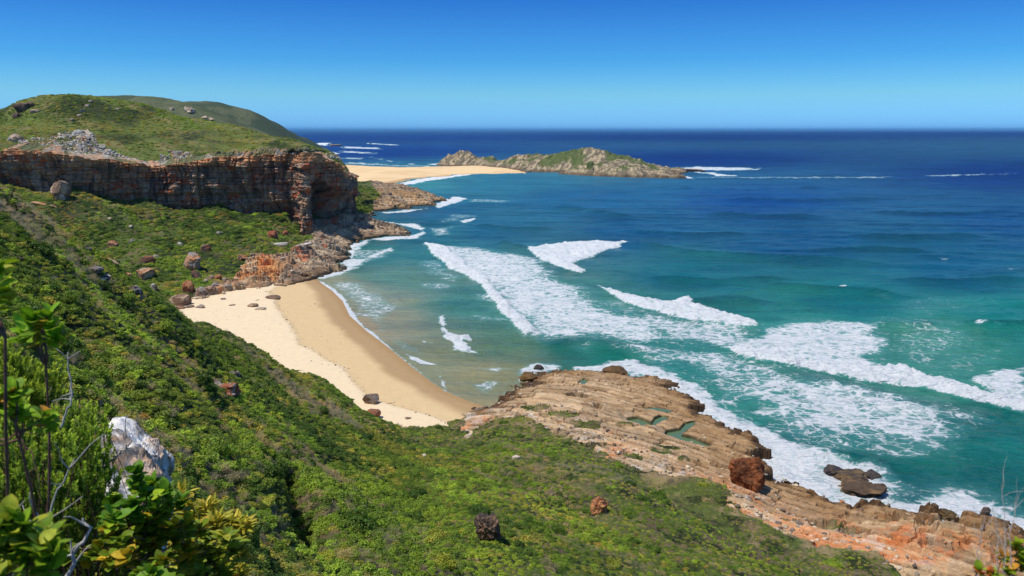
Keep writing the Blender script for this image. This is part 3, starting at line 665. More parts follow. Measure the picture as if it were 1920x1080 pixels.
def build_cliff():
    s = cl_s; n = len(s)
    tx = np.gradient(clx); ty = np.gradient(cly); L = np.hypot(tx, ty); nx, ny = ty / L, -tx / L       # outward: towards the sea
    nx = smooth1(nx, 41); ny = smooth1(ny, 41)
    rows = 130; cap = 30
    T = np.linspace(0, 1, rows)
    S = np.repeat(s[None], rows, 0); TT = np.repeat(T[:, None], n, 1)
    top = clt + 1.6 * fbm(s / 9, s * 0, 401, 5); Z = clb[None] + (top - clb)[None] * TT
    dep = Z - (clt[None] - 3)          # height relative to the cap layer
    wz = Z + 1.0 * fbm(S / 30, Z / 10, 402, 3) + 0.01 * S
    band = np.floor(wz / 1.15); bv = _h(band, np.floor(S / 55.), 9)
    bandb = _h(np.floor(wz / 4.4), np.zeros_like(S), 19)
    wS = S + 1.6 * fbm(S / 6, Z / 5, 5, 4); wZ = wz + 0.5 * fbm(S / 7, Z / 3, 6, 4)
    v1, k1 = boxes(wS, wZ, 6.5, 2.9, 410, 0.35); v2, k2 = boxes(wS * 1.02, wZ, 2.2, 0.95, 411, 0.2); f3, e3, v3 = worley(S / 20 + 0.4 * fbm(S / 9, Z / 9, 8, 3), Z / 40, 412)
    v4, k4 = boxes(wS, wZ, 17, 6.0, 414, 0.4)
    vr = 1 - np.abs(fbm(S / 5.5 + 0.25 * fbm(S / 9, Z / 9, 71, 2), Z / 40, 72, 3)) * 2.2
    D = -1.6 * sm(0.55, 0.98, vr) + 0.5 * (bv - 0.5) + 0.8 * (bandb - 0.5) + 1.5 * (v1 - 0.5) + 0.7 * (v2 - 0.5) + 2.2 * (v4 - 0.5) + 5.0 * (v3 - 0.5) - 0.9 * k1 - 0.25 * k2 - 0.5 * k4 + 1.3 * fbm(S / 5, Z / 5, 413, 5) + 1.6 * fbm(S / 14, Z / 12, 415, 3)
    left = sm(300, 200, clp)[None]                # the smooth overhanging wall with its lit rim on the left
    D = D * (1 - 0.4 * left)
    D = D + 2.6 * sm(0.55, 1.0, TT) * (0.5 + 0.8 * left) - 2.0 * sm(0.6, 0.2, TT) * left
    # cave under the seaward end, and hollow beside the buttress
    P = clp[None] + 0 * TT
    cave = sm(585, 604, P) * sm(668, 652, P) * sm(0.68, 0.58, TT + 0.08 * fbm(S / 8, Z / 8, 420, 3))
    D = D - 20 * cave
    hol = sm(495, 520, P) * sm(566, 552, P) * sm(0.40, 0.26, TT + 0.06 * fbm(S / 6, Z / 6, 421, 3)); D = D - 5 * hol
    D = D + 2.0 * np.exp(-((P - 577) / 8.0) ** 2) * sm(0.6, 0.2, TT)
    x = clx[None] + nx[None] * D; y = cly[None] + ny[None] * D; z = Z + 0 * v2
    # cap: runs inland over the edge
    inl = np.linspace(0, 16, cap + 1)[1:]
    I = np.repeat(inl[:, None], n, 1); Sc = np.repeat(s[None], cap, 0)
    D1 = D[-1][None]
    xc = clx[None] + nx[None] * (D1 - I); yc = cly[None] + ny[None] * (D1 - I)
    g1, h1, w1 = worley(xc / 3.2, yc / 3.2, 430); g2, h2, w2 = worley(xc / 1.4, yc / 1.4, 431)
    rk = 0.35 + 0.9 * sm(380, 430, clp)[None]
    zc = z[-1][None] + I * 0.20 + rk * (1.3 * (w1 - 0.4) + 0.6 * (w2 - 0.5) - 0.6 * sm(0.12, 0.02, h1)) * sm(0, 1.5, I) - 1.5 * sm(11, 16, I)
    co = np.stack([np.vstack([x, xc]).ravel(), np.vstack([y, yc]).ravel(), np.vstack([z, zc]).ravel()], 1)
    N = len(co)
    SS = np.vstack([S, Sc]).ravel(); ZZ = co[:, 2]; PP = np.repeat(clp[None], rows + cap, 0).ravel()
    tt = np.vstack([TT, np.ones_like(I)]).ravel(); V1 = np.vstack([v1, w1]).ravel(); V2 = np.vstack([v2, w2]).ravel(); V3 = np.vstack([v3, w1]).ravel()
    isc = np.vstack([np.zeros_like(S), np.ones_like(I)]).ravel()
    col = np.tile(srgb(172, 132, 100), (N, 1)); pf = fbm(SS / 7, ZZ / 4, 440, 4); pv = fbm(SS / 1.6, ZZ / 16, 441, 4)
    col = mixc(col, srgb(176, 88, 50), 0.85 * sm(0.0, 0.4, pf + 0.5 * (V1 - 0.5)))
    col = mixc(col, srgb(150, 138, 124), 0.7 * (V2 > 0.62)); col = mixc(col, srgb(112, 96, 84), 0.6 * (V1 < 0.3))
    col = mixc(col, srgb(76, 62, 54), 0.55 * sm(0.1, 0.5, pv) * (1 - isc)); col = mixc(col, srgb(168, 152, 132), 0.5 * sm(0.3, 0.6, -pv) * (1 - isc))
    col = mixc(col, srgb(206, 148, 100), 0.75 * sm(0.86, 0.95, tt) * (1 - isc))  # sunlit lip painted in: lighter orange band below the cliff's top edge
    cg = mixc(np.tile(srgb(166, 158, 144), (N, 1)), srgb(110, 106, 92), 0.8 * (V2 > 0.55)); cg = mixc(cg, srgb(196, 140, 98), 0.6 * (V1 > 0.66)); cg = mixc(cg, srgb(84, 92, 46), sm(0.05, 0.4, pf) * 0.8)
    col = np.where(isc[:, None] > 0, cg, col)
    me = mesh_np("cliff", co, grid_faces(rows + cap, n), {"Col": col}, smooth=False)
    tag(link("cliff", me, M_farrock), "long overhanging red brown cliff with a dark cave at its seaward end", "cliff", kind="structure")
    return co
cliff_co = build_cliff()

# ------------------------------------------------------------------ headland above the cliff
_t = []
for i in range(0, len(clx), 24): _t.append((clx[i], cly[i], clt[i] - 0.6))
for px, py, y in [(-100,250,510),(0,228,520),(15,212,525),(30,194,532),(60,187,548),(120,184,565),(180,183,575),(250,192,582),(330,216,575),(400,229,565),(450,239,555),(500,253,545),(560,268,535),(600,284,525),(640,299,510),
                  (180,240,500),(400,262,500),(80,240,470),(300,262,480),(540,280,490),(80,215,510),(300,225,545),(480,268,500)]:
    _t.append(tuple(PY(px, py, y)))
for px, py, y in [(0,228,520),(60,187,548),(180,183,575),(330,216,575),(450,239,555),(560,268,535),(640,299,510)]:
    p = PY(px, py, y); _t.append((p[0] * 1.1, p[1] + 70, p[2] - 22))
_t += [(-130, 590, 25), (-105, 540, 27)]
head_tps = tps(_t, 1e-3)
cl_line = np.stack([clx, cly], 1)[::12]
cl_poly = np.array(list(map(tuple, cl_line)) + [(-230, 760), (-700, 760), (-700, 372)])
def head_height(x, y):
    h0 = head_tps(x, y); d = sdf(x, y, cl_poly)
    n1 = fbm(x / 28, y / 28, 501, 5); n2 = fbm(x / 7, y / 7, 502, 4)
    return h0 + (1.6 * n1 + 0.5 * n2) * sm(4, 25, d), d, n1, n2
def build_head():
    xs = np.arange(-520, -60, 1.3); ys = np.arange(372, 700, 1.3)
    Y, X = np.meshgrid(ys, xs, indexing='ij'); nr, nc = Y.shape; x = X.ravel(); y = Y.ravel()
    h, d, n1, n2 = head_height(x, y)
    cv = np.tile(srgb(92, 104, 46), (len(x), 1)); pf = fbm(x / 9, y / 9, 510, 4)
    cv = mixc(cv, srgb(116, 110, 64), sm(0.0, 0.5, pf)); cv = mixc(cv, srgb(48, 58, 26), sm(0, 0.5, n1))
    # bare rocky streaks near the crest
    px, py, _ = toPix(x, y, h)
    ff = grid_faces(nr, nc); keep = d[ff].min(1) > 2.5
    me = submesh("headland", np.stack([x, y, h], 1), ff, keep, {"Col": cv})
    tag(link("headland", me, M_farsoil), "broad green scrub headland rising behind the cliff top", "hill", kind="structure")
build_head()

# ------------------------------------------------------------------ distant hills
def hill_h(x, y, ridge, width, seed):
    R = np.array([PY(*r) for r in ridge]); best = np.full(x.shape, -40.0)
    for i in range(len(R) - 1):
        for t in np.linspace(0, 1, 5, endpoint=False):
            p = R[i] + (R[i + 1] - R[i]) * t; wd = width * (0.16 + p[2] / 100)
            r = np.hypot(x - p[0], y - p[1]) / wd
            best = np.maximum(best, p[2] + 10 - (p[2] + 14) * (1 - np.exp(-r * r * 1.1)) - 10)
    n1 = fbm(x / 90, y / 90, seed, 5); return best, n1, best + 4 * n1 * sm(0, 40, best) + 1.0 * fbm(x / 14, y / 14, seed + 3, 3)
def build_hill(name, ridge, width, seed, label, x0, x1, y0, y1, colr, step=5.0, rock=None):
    xs = np.arange(x0, x1, step); ys = np.arange(y0, y1, step)
    Y, X = np.meshgrid(ys, xs, indexing='ij'); nr, nc = Y.shape; x = X.ravel(); y = Y.ravel()
    best, n1, h = hill_h(x, y, ridge, width, seed)
    col = np.tile(srgb(*colr), (len(x), 1)); pf = fbm(x / 40, y / 40, seed + 5, 4)
    col = mixc(col, srgb(104, 108, 78), 0.6 * sm(0, .5, pf)); col = mixc(col, srgb(140, 120, 92), sm(12, 2, h) * 0.8)
    if rock:
        for px, py, yy, rr in rock:
            p = PY(px, py, yy); q = 1 - np.hypot(x - p[0], y - p[1]) / rr + 0.9 * fbm(x / 16, y / 16, seed + 8, 3)
            col = mixc(col, srgb(214, 190, 160), sm(0.45, 0.7, q)); h = h + 2.0 * sm(0.45, 0.7, q) * fbm(x / 6, y / 6, 3, 2)
    ff = grid_faces(nr, nc); keep = h[ff].max(1) > -3
    me = submesh(name, np.stack([x, y, h], 1), ff, keep, {"Col": col})
    tag(link(name, me, M_farsoil), label, "hill", kind="structure")
RIDGE1 = [(60,200,1050),(150,186,1000),(210,181,950),(265,180,930),(300,186,930),(335,197,935),(370,210,950),(420,228,960),(460,244,960),(500,262,960)]
build_hill("nearer_hill", RIDGE1, 135, 601, "dark green hill behind the headland",
           -800, -100, 640, 1300, (66, 78, 50), 4, [(287,204,820,24),(355,206,800,26),(385,221,760,18),(330,205,800,14)])
build_hill("farther_hill", [(250,198,1400),(335,194,1380),(360,192.5,1370),(400,194,1370),(440,204,1380),(480,221,1420),(505,236,1480),(530,248,1560),(560,258,1700),(590,270,1900),(610,279,1800)], 112, 621,
           "rounded blue green hill that drops to the sea beyond the headland", -1100, -60, 800, 2300, (62, 76, 56), 6)

# ------------------------------------------------------------------ sandspit and island
SPIT = [(600,352),(660,353),(700,350),(720,347),(745,342),(770,337),(800,333),(860,328),(905,325.5),(940,325),(985,325),(1010,321),(960,310),(900,308),(822,312.5),(760,313.5),(700,312),(650,309),(600,306)]
spit_w = XY(SPIT, 0)
def build_spit():
    xs = np.arange(-420, 70, 2.2); ys = np.arange(820, 1560, 2.6)
    Y, X = np.meshgrid(ys, xs, indexing='ij'); nr, nc = Y.shape; x = X.ravel(); y = Y.ravel()
    d = sdf(x, y, spit_w); n = fbm(x / 40, y / 40, 701, 4)
    h = np.where(d > 0, 0.1 + 4.5 * sm(0, 110, d) + 0.6 * n * sm(5, 30, d), d * 0.05)
    col = np.tile(srgb(230, 200, 152), (len(x), 1)); col = mixc(col, srgb(216, 180, 130), sm(0, 0.5, n) * 0.6)
    front = sm(1250, 900, y); col = mixc(col, srgb(178, 144, 100), sm(22, 6, d + 6 * n) * front)
    ff = grid_faces(nr, nc); keep = h[ff].max(1) > -0.6
    tag(link("sandspit", submesh("sandspit", np.stack([x, y, h], 1), ff, keep, {"Col": col}), M_sand), "wide pale sandspit linking the headland to the low island", "sandspit", kind="structure")
build_spit()
ISL_F = [(818,310),(850,313),(900,314),(950,317),(985,323),(1050,327),(1120,330),(1200,333),(1240,334),(1285,334),(1270,328),(1290,322)]
isl_R = [(822,300,1400),(835,290,1400),(870,284,1390),(890,291,1380),(905,301,1370),(922,296,1350),(937,304,1340),(957,302,1320),(972,292,1300),(1000,292,1270),(1040,288,1240),(1060,283,1220),(1085,280,1200),(1110,280,1190),(1135,284,1180),(1165,292,1175),(1200,300,1170),(1222,308,1165),(1245,314,1160),(1262,316,1150)]
def build_island():
    fr = XY(ISL_F, 0); R = np.array([PY(*q) for q in isl_R])
    poly = list(map(tuple, fr[:-1])) + [(R[-1, 0] + 30, R[-1, 1] + 30)] + [(q[0] + 12, q[1] + 90) for q in R[::-2]]
    poly = np.array(poly)
    pts = [(q[0], q[1], q[2]) for q in R] + [(q[0], q[1], 0.5) for q in fr] + [(q[0] + 8, q[1] + 85, 0) for q in R[::2]]
    for px, py, z in [(870,300,9),(1050,305,16),(1100,300,20),(1150,308,16),(1000,308,10),(1200,318,9),(930,305,8)]: pts.append(tuple(PZ(px, py, z)))
    f = tps(pts, 1e-3)
    xs = np.arange(-170, 270, 1.1); ys = np.arange(1010, 1500, 1.8)
    Y, X = np.meshgrid(ys, xs, indexing='ij'); nr, nc = Y.shape; x = X.ravel(); y = Y.ravel()
    n1 = fbm(x / 22, y / 30, 801, 5); n3 = fbm(x / 6, y / 8, 803, 4); d = sdf(x, y, poly) + 4 * n1 + 2 * n3
    f1, e1, v1 = worley(x / 9, y / 14, 804); f2, e2, v2 = worley(x / 4, y / 6, 805)
    h = f(x, y) + 2.2 * n1 + 1.2 * n3 + 2.6 * (v1 - 0.5) + 1.4 * (v2 - 0.5)
    h = np.where(d > 0, np.minimum(h, 1.2 + d * 0.7 * (0.5 + v1)), np.maximum(-3, d * 0.5))
    pf = fbm(x / 16, y / 22, 806, 4)
    col = np.tile(srgb(142, 128, 102), (len(x), 1)); col = mixc(col, srgb(100, 92, 76), 0.7 * (v1 > 0.5)); col = mixc(col, srgb(196, 176, 142), 0.6 * (v2 > 0.65))
    g = sm(-0.18, 0.12, pf + 0.006 * (x - 40) * (x < 40) + 0.02 * np.minimum(h - 12, 6)) * sm(5, 9, h); col = mixc(col, srgb(74, 92, 40), 0.88 * g)
    col = mixc(col, srgb(84, 68, 50), 0.8 * sm(5, 1, h))
    ff = grid_faces(nr, nc); keep = h[ff].max(1) > -2
    tag(link("island", submesh("island", np.stack([x, y, h], 1), ff, keep, {"Col": col}, smooth=False), M_farrock), "low rocky island with green patches at the end of the sandspit", "island", kind="structure")
build_island()

# ------------------------------------------------------------------ vegetation
def mat_leaf(name, tint, var=0.35, trans=0.25, world=True):
    m, n, l, b, out = mat_new(name)
    at = n.new("ShaderNodeAttribute"); at.attribute_name = "Col"
    oi = n.new("ShaderNodeObjectInfo")
    rr = ramp(n, l, oi.outputs['Random'], [(0.0, (1 - var, 1 - var * .8, 1 - var * .5)), (0.35, (1.0, 1.0, 1.0)), (0.7, (1 + var, 1 + var * .8, 1.0)), (1.0, (1 + var * .9, 1 + var * .85, 1.0))])
    c = mix(n, l, 1.0, at.outputs[0], rr.outputs[0], 'MULTIPLY')
    c = mix(n, l, 1.0, c, tint, 'MULTIPLY')
    if world:
        t = noise_node(n, l, 0.11, 4, 0.6)
        r2 = ramp(n, l, t.outputs[0], [(0.32, (0.62, 0.72, 0.6)), (0.5, (1.0, 1.0, 1.0)), (0.68, (1.35, 1.2, 1.2))])
        c = mix(n, l, 1.0, c, r2.outputs[0], 'MULTIPLY')
    l.new(c, b.inputs['Base Color']); b.inputs['Roughness'].default_value = 0.55; b.inputs['Specular IOR Level'].default_value = 0.3
    tr = n.new("ShaderNodeBsdfTranslucent"); l.new(c, tr.inputs[0])
    ms = n.new("ShaderNodeMixShader"); ms.inputs[0].default_value = trans
    l.new(b.outputs[0], ms.inputs[1]); l.new(tr.outputs[0], ms.inputs[2]); l.new(ms.outputs[0], out.inputs[0])
    return m
M_leaf = mat_leaf("scrub_leaves", (1.52, 1.50, 1.25), 0.35, 0.36)
def leaf_quads(P, Nn, size, rs, asp=0.5):
    "one rhombic leaf at each point P facing Nn"
    n = len(P); t = rs.normal(size=(n, 3)); t -= (t * Nn).sum(1)[:, None] * Nn; t /= np.linalg.norm(t, axis=1)[:, None] + 1e-9
    b = np.cross(Nn, t); s = size[:, None] if np.ndim(size) else size
    v = np.stack([P - t * s, P + b * s * asp, P + t * s, P - b * s * asp], 1).reshape(-1, 3)
    return v, np.arange(n * 4).reshape(n, 4)
def bush_mesh(name, seed, n, leaf, colr, rz=0.75, lump=0.3, asp=0.5, out=0.6, cvar=0.25, tips=None):
    rs = np.random.RandomState(seed)
    d = rs.normal(size=(n, 3)); d[:, 2] = np.abs(d[:, 2]) * 1.0 - 0.15; d /= np.linalg.norm(d, axis=1)[:, None]
    K = rs.normal(size=(9, 3)); K[:, 2] = np.abs(K[:, 2]); K /= np.linalg.norm(K, axis=1)[:, None]
    lobe = np.max(np.exp(-((d[:, None] - K[None]) ** 2).sum(-1) / 0.22), 1)
    r = (1 - lump + lump * 1.3 * lobe) * rs.uniform(0.35, 1, n) ** 0.33
    P = d * r[:, None]; P[:, 2] *= rz
    Nn = d * out + rs.normal(size=(n, 3)) * 0.6; Nn[:, 2] += 0.35; Nn /= np.linalg.norm(Nn, axis=1)[:, None]
    co, f = leaf_quads(P, Nn, leaf * rs.uniform(0.6, 1.3, n), rs, asp)
    c = srgb(*colr)[None] * (1 + cvar * rs.uniform(-1, 1, (n, 1))) * (1 + 0.12 * rs.uniform(-1, 1, (n, 3)))
    if tips is not None:
        k = (lobe > 0.5) & (rs.rand(n) < 0.35); c[k] = srgb(*tips)
    return mesh_np(name, co, f, {"Col": np.repeat(c, 4, 0)}, smooth=False)
def twig_mesh(name, seed, n, colr, h=1.0, wid=0.012, spread=0.7):
    rs = np.random.RandomState(seed); V = []; Fc = []; col = []
    for i in range(n):
        p = np.array([rs.normal() * 0.15, rs.normal() * 0.15, 0.0]); d = np.array([rs.normal() * spread, rs.normal() * spread, 1.0]); d /= np.linalg.norm(d)
        L = h * rs.uniform(0.2, 0.35); wd = wid
        for sgm in range(4):
            q = p + d * L; sd = np.cross(d, rs.normal(size=3)); sd /= np.linalg.norm(sd) + 1e-9
            k = len(V); V += [p - sd * wd, p + sd * wd, q + sd * wd * .6, q - sd * wd * .6]; Fc.append([k, k + 1, k + 2, k + 3]); col += [srgb(*colr) * rs.uniform(.7, 1.2)] * 4
            p = q; d = d + rs.normal(size=3) * 0.35; d /= np.linalg.norm(d); wd *= 0.65
    return mesh_np(name, np.array(V), np.array(Fc), {"Col": np.array(col)}, smooth=False)
def proto(me): me.materials.append(M_leaf); o = bpy.data.objects.new(me.name, me); return o
PROTO = [proto(bush_mesh("leafy_shrub", 1, 520, 0.135, (112, 132, 50), 0.8, 0.35)),
         proto(bush_mesh("fine_shrub", 2, 620, 0.105, (100, 118, 48), 0.7, 0.4)),
         proto(bush_mesh("olive_shrub", 3, 520, 0.12, (136, 134, 66), 0.6, 0.35)),
         proto(bush_mesh("dark_shrub", 4, 560, 0.125, (76, 98, 42), 0.85, 0.3)),
         proto(bush_mesh("bright_shrub", 5, 520, 0.14, (126, 150, 60), 0.7, 0.45)),
         proto(bush_mesh("dry_shrub", 6, 460, 0.10, (146, 136, 108), 0.6, 0.4, 0.22)),
         proto(twig_mesh("bare_shrub", 7, 130, (150, 142, 128), 1.0, 0.022)),
         proto(bush_mesh("rusty_shrub", 8, 480, 0.12, (136, 118, 66), 0.5, 0.35)),
         proto(bush_mesh("low_shrub", 9, 420, 0.14, (122, 128, 58), 0.35, 0.35))]
def scatter(name, label, pts, scl, rot, idx):
    me = bpy.data.meshes.new(name); me.vertices.add(len(pts)); me.vertices.foreach_set("co", np.ascontiguousarray(pts, np.float32).ravel())
    for an, av in (("scl", scl), ("rot", rot)):
        at = me.attributes.new(an, 'FLOAT_VECTOR', 'POINT'); at.data.foreach_set("vector", np.ascontiguousarray(av, np.float32).ravel())
    at = me.attributes.new("idx", 'INT', 'POINT'); at.data.foreach_set("value", idx.astype(np.int32))
    ng = bpy.data.node_groups.new(name, 'GeometryNodeTree')
    ng.interface.new_socket("Geometry", in_out='INPUT', socket_type='NodeSocketGeometry'); ng.interface.new_socket("Geometry", in_out='OUTPUT', socket_type='NodeSocketGeometry')
    gi = ng.nodes.new("NodeGroupInput"); go = ng.nodes.new("NodeGroupOutput")
    j = ng.nodes.new("GeometryNodeJoinGeometry")
    for p in PROTO[::-1]:
        q = ng.nodes.new("GeometryNodeObjectInfo"); q.inputs['Object'].default_value = p; q.inputs['As Instance'].default_value = True
        ng.links.new(q.outputs['Geometry'], j.inputs[0])
    ip = ng.nodes.new("GeometryNodeInstanceOnPoints"); ip.inputs['Pick Instance'].default_value = True
    def attr(nm, dt):
        a = ng.nodes.new("GeometryNodeInputNamedAttribute"); a.data_type = dt; a.inputs[0].default_value = nm; return a.outputs['Attribute']
    ng.links.new(gi.outputs[0], ip.inputs['Points']); ng.links.new(j.outputs[0], ip.inputs['Instance'])
    ng.links.new(attr("idx", 'INT'), ip.inputs['Instance Index']); ng.links.new(attr("rot", 'FLOAT_VECTOR'), ip.inputs['Rotation']); ng.links.new(attr("scl", 'FLOAT_VECTOR'), ip.inputs['Scale'])
    ng.links.new(ip.outputs[0], go.inputs[0])
    o = bpy.data.objects.new(name, me); C.objects.link(o); md = o.modifiers.new("scatter", 'NODES'); md.node_group = ng
    tag(o, label, "scrub", kind="stuff"); return o
RS = np.random.RandomState(77)
def jitter_grid(x0, x1, y0, y1, sp):
    xs = np.arange(x0, x1, sp); ys = np.arange(y0, y1, sp); Y, X = np.meshgrid(ys, xs, indexing='ij')
    return X.ravel() + RS.uniform(-.5, .5, X.size) * sp, Y.ravel() + RS.uniform(-.5, .5, X.size) * sp
def species(x, y, w, sc=14.0):
    "pick a species index in patches; w are the base weights"
    n = len(w); da = (0.77 * x - 0.64 * y) / sc * 0.7; db = (0.64 * x + 0.77 * y) / sc * 2.0
    sco = np.stack([fbm(da, db, 900 + 31 * k, 4) * 1.5 + RS.gumbel(size=len(x)) * 0.26 + math.log(w[k] + 1e-4) * 0.45 for k in range(n)], 1)
    return sco.argmax(1)
def pack(x, y, z, s, idx, flat=None):
    m = len(x); f = np.ones(m) if flat is None else flat
    scl = np.stack([s * RS.uniform(.85, 1.2, m), s * RS.uniform(.85, 1.2, m), s * f * RS.uniform(.8, 1.2, m)], 1)
    rot = np.stack([RS.uniform(-.2, .2, m), RS.uniform(-.2, .2, m), RS.uniform(0, 6.28, m)], 1)
    return np.stack([x, y, z], 1), scl, rot, idx
def veg_near():
    out = []
    for (r0, r1, sp, s0, s1) in ((5.5, 16, 0.36, 0.16, 0.34), (16, 40, 0.44, 0.26, 0.5), (40, 230, 0.53, 0.28, 0.66)):
        x, y = jitter_grid(-150, 75, 1 if r0 < 10 else 5, 215, sp) if r1 > 50 else jitter_grid(-r1, r1, 1, r1, sp)
        r = np.hypot(x, y); k = (r >= r0) & (r < r1) & (np.abs(x) < (y + 8) * 0.95 + 3); x, y = x[k], y[k]
        h, veg, dc, dv, n1, n3, _, g = near_height(x, y)
        px, py, f = toPix(x, y, h)
        k = (veg > 0.55) & (px > -500) & (px < 2400) & (h > 1.2); x, y, h, dv, g, n1 = x[k], y[k], h[k], dv[k], g[k], n1[k]
        bare = fbm(x / 5, y / 5, 905, 3) + 0.7 * sm(4, 0, dv)
        k = (RS.rand(len(x)) > 0.06 + 0.5 * sm(0.6, 1.4, bare)); x, y, h, dv, g, n1 = x[k], y[k], h[k], dv[k], g[k], n1[k]
        low = sm(18, 2, dv); rgt = sm(-20, 25, x)
        w = [1.0, 1.2, 0.7, 0.9, 0.35, 0.6, 0.5, 0.12, 0.4]
        idx = species(x, y, w)
        sw = (RS.rand(len(x)) < 0.65 * np.maximum(low, rgt * 0.6)); idx = np.where(sw, RS.choice([2, 5, 9 - 1, 8, 8, 1, 1, 3], len(x)), idx)
        big = np.clip(0.5 + 0.9 * fbm(x / 8, y / 8, 911, 3), 0, 1)
        s = (s0 + (s1 - s0) * RS.rand(len(x)) ** 1.4) * (0.8 + 0.55 * big) * (1 - 0.35 * low) * (1 - 0.38 * rgt)
        out.append(pack(x, y, h - 0.12 * s, s, idx, 1 - 0.3 * np.maximum(low, rgt * .6)))
    P, S, R_, I = [np.concatenate([o[i] for o in out]) for i in range(4)]
    scatter("hillside_scrub", "dense low green and olive scrub covering the near hillside", P, S, R_, I)
    print("near scrub", len(P))
veg_near()
def veg_far():
    x, y = jitter_grid(-330, -40, 250, 760, 1.45)
    h, veg, dc, dv, *_ = far_height(x, y); k = (veg > 0.5) & (h > 1.8) & (RS.rand(len(x)) > 0.12 + 0.4 * sm(0.2, 0.7, fbm(x / 9, y / 9, 921, 3)))
    dcl = sdf(x, y, cl_poly); k &= (dcl < 6) | (y > 470) & (x > -130)
    x, y, h = x[k], y[k], h[k]
    idx = species(x, y, [0.9, 1.4, 0.8, 1.1, 0.15, 0.3, 0.12, 0.3, 0.3], 22)
    s = RS.uniform(0.75, 1.6, len(x)) * (0.8 + 0.5 * (fbm(x / 15, y / 15, 922, 2) > 0))
    P = pack(x, y, h - 0.2, s, idx, np.full(len(x), .8))
    scatter("cove_scrub", "green scrub covering the slope below the cliff", *P); print("cove scrub", len(x))
    x, y = jitter_grid(-480, -60, 380, 640, 1.6)
    h, d, n1, n2 = head_height(x, y); k = (d > 9 + 5 * n2) & (RS.rand(len(x)) > 0.15 + 0.5 * sm(0.1, 0.7, fbm(x / 14, y / 14, 931, 3)))
    px, py, f = toPix(x, y, h); k &= (px > -250)
    x, y, h = x[k], y[k], h[k]
    idx = species(x, y, [0.9, 1.3, 1.3, 0.6, 0.4, 0.5, 0.08, 0.5, 0.8], 40)
    s = RS.uniform(0.7, 1.5, len(x)); P = pack(x, y, h - 0.3, s, idx, np.full(len(x), .7))
    scatter("headland_scrub", "green and olive scrub covering the headland above the cliff", *P); print("head scrub", len(x))
veg_far()

# ------------------------------------------------------------------ boulders and outcrops
import bmesh
def H_near(x, y): return near_height(x, y)[0]
def H_far(x, y): return far_height(x, y)[0]
def H_beach(x, y): return beach_h(x, y)[0]
def H_sea(x, y): return x * 0.0
def H_head(x, y): return np.where(y > 385, head_height(x, y)[0], -50)
def hit(px, py, fn, t0=20, t1=800):
    a, b, c = ray(px, py); t = np.linspace(t0, t1, 1600); z = CAM_Z + c * t; h = fn(a * t, b * t)
    k = np.argmax(z < h)
    if not (z < h).any(): return PZ(px, py, 1.0)
    return np.array([a * t[k], b * t[k], h[k]])
def ico(sub):
    bm = bmesh.new(); bmesh.ops.create_icosphere(bm, subdivisions=sub, radius=1.0)
    co = np.array([v.co[:] for v in bm.verts]); f = np.array([[v.index for v in q.verts] for q in bm.faces]); bm.free(); return co, f
ICO = {k: ico(k) for k in (4, 5, 6)}
def n3d(P, sc, seed):
    return (fbm(P[:, 0] * sc + 0.7 * P[:, 2] * sc, P[:, 1] * sc - .5 * P[:, 2] * sc, seed, 4) + fbm(P[:, 2] * sc + 9, P[:, 0] * sc * .8 - P[:, 1] * sc * .6, seed + 50, 4)) * 0.5
def rock_mesh(name, seed, sx, sy, sz, c1, c2, cuts=12, rough=0.10, bed=0.0, sub=4, lump=0.15, c3=None):
    rs = np.random.RandomState(seed); co, f = ICO[sub]; P = co.copy()
    for i in range(cuts):
        nrm = rs.normal(size=3); nrm /= np.linalg.norm(nrm); d = rs.uniform(0.55, 0.85)
        k = P @ nrm - d; P -= np.maximum(k, 0)[:, None] * nrm
    P = np.sign(P) * np.abs(P) ** 0.8
    P *= (1 + lump * n3d(P, 1.3, seed) + rough * n3d(P, 4.5, seed + 9))[:, None]
    if bed > 0:
        lv = P[:, 2] + 0.15 * P[:, 0]; q = np.floor(lv / bed); v = _h(q, q * 0, seed); P[:, :2] *= (0.86 + 0.26 * v)[:, None]
    P *= np.array([sx, sy, sz]); 
    A = n3d(co, 2.2, seed + 20); B = n3d(co, 6.0, seed + 21)
    col = mixc(np.tile(srgb(*c1), (len(P), 1)), srgb(*c2), sm(-0.15, 0.2, A)); col = mixc(col, srgb(*(c3 or (86, 74, 64))), 0.6 * sm(0.1, 0.35, B))
    return mesh_np(name, P, f, {"Col": col}, smooth=False)
def rock(px, py, wpx, hpx, fn, label, c1, c2, name="boulder", group=None, seed=None, depth=0.9, sink=0.36, cat="rock", tilt=0.0, yaw=None, **kw):
    "px,py = middle of the foot in the photograph; size given there in pixels"
    p = hit(px, py, fn); dist = np.linalg.norm(p - np.array([0, 0, CAM_Z])); m = dist / F
    sx = wpx * m / 2 * 0.96; sz = hpx * m / 2 * 1.12; seed = seed or int(px * 7 + py)
    me = rock_mesh(name, seed, sx, sx * depth, sz, c1, c2, **kw)
    o = link(name, me, M_brock); yy = p[1] + sx * depth * 0.45
    g = fn(np.array([p[0] - .5 * sx, p[0] + .5 * sx, p[0], p[0]]), np.array([yy, yy, yy - .4 * sx, yy + .4 * sx])).min() if fn is not H_sea else 0.0
    o.location = (p[0], yy, max(g, p[2] - 1.0 * sz) + sz * (1 - 2 * sink)); o.rotation_euler = (0, tilt, (seed % 7) * 0.15 - 0.45 if yaw is None else yaw)
    tag(o, label, cat, group); return o
M_brock = mat_terrain("boulder_stone", (1.3, 7.0), 0.32, 0.2)
TAN, ORG, BRN, GRY, RED, DRK, PAL = (184, 158, 130), (190, 134, 92), (126, 100, 82), (150, 142, 134), (154, 88, 60), (74, 64, 58), (208, 198, 186)
rock(270, 522, 36, 30, H_far, "large tan orange boulder with a dark underside, in the scrub above the beach", TAN, ORG, seed=11)
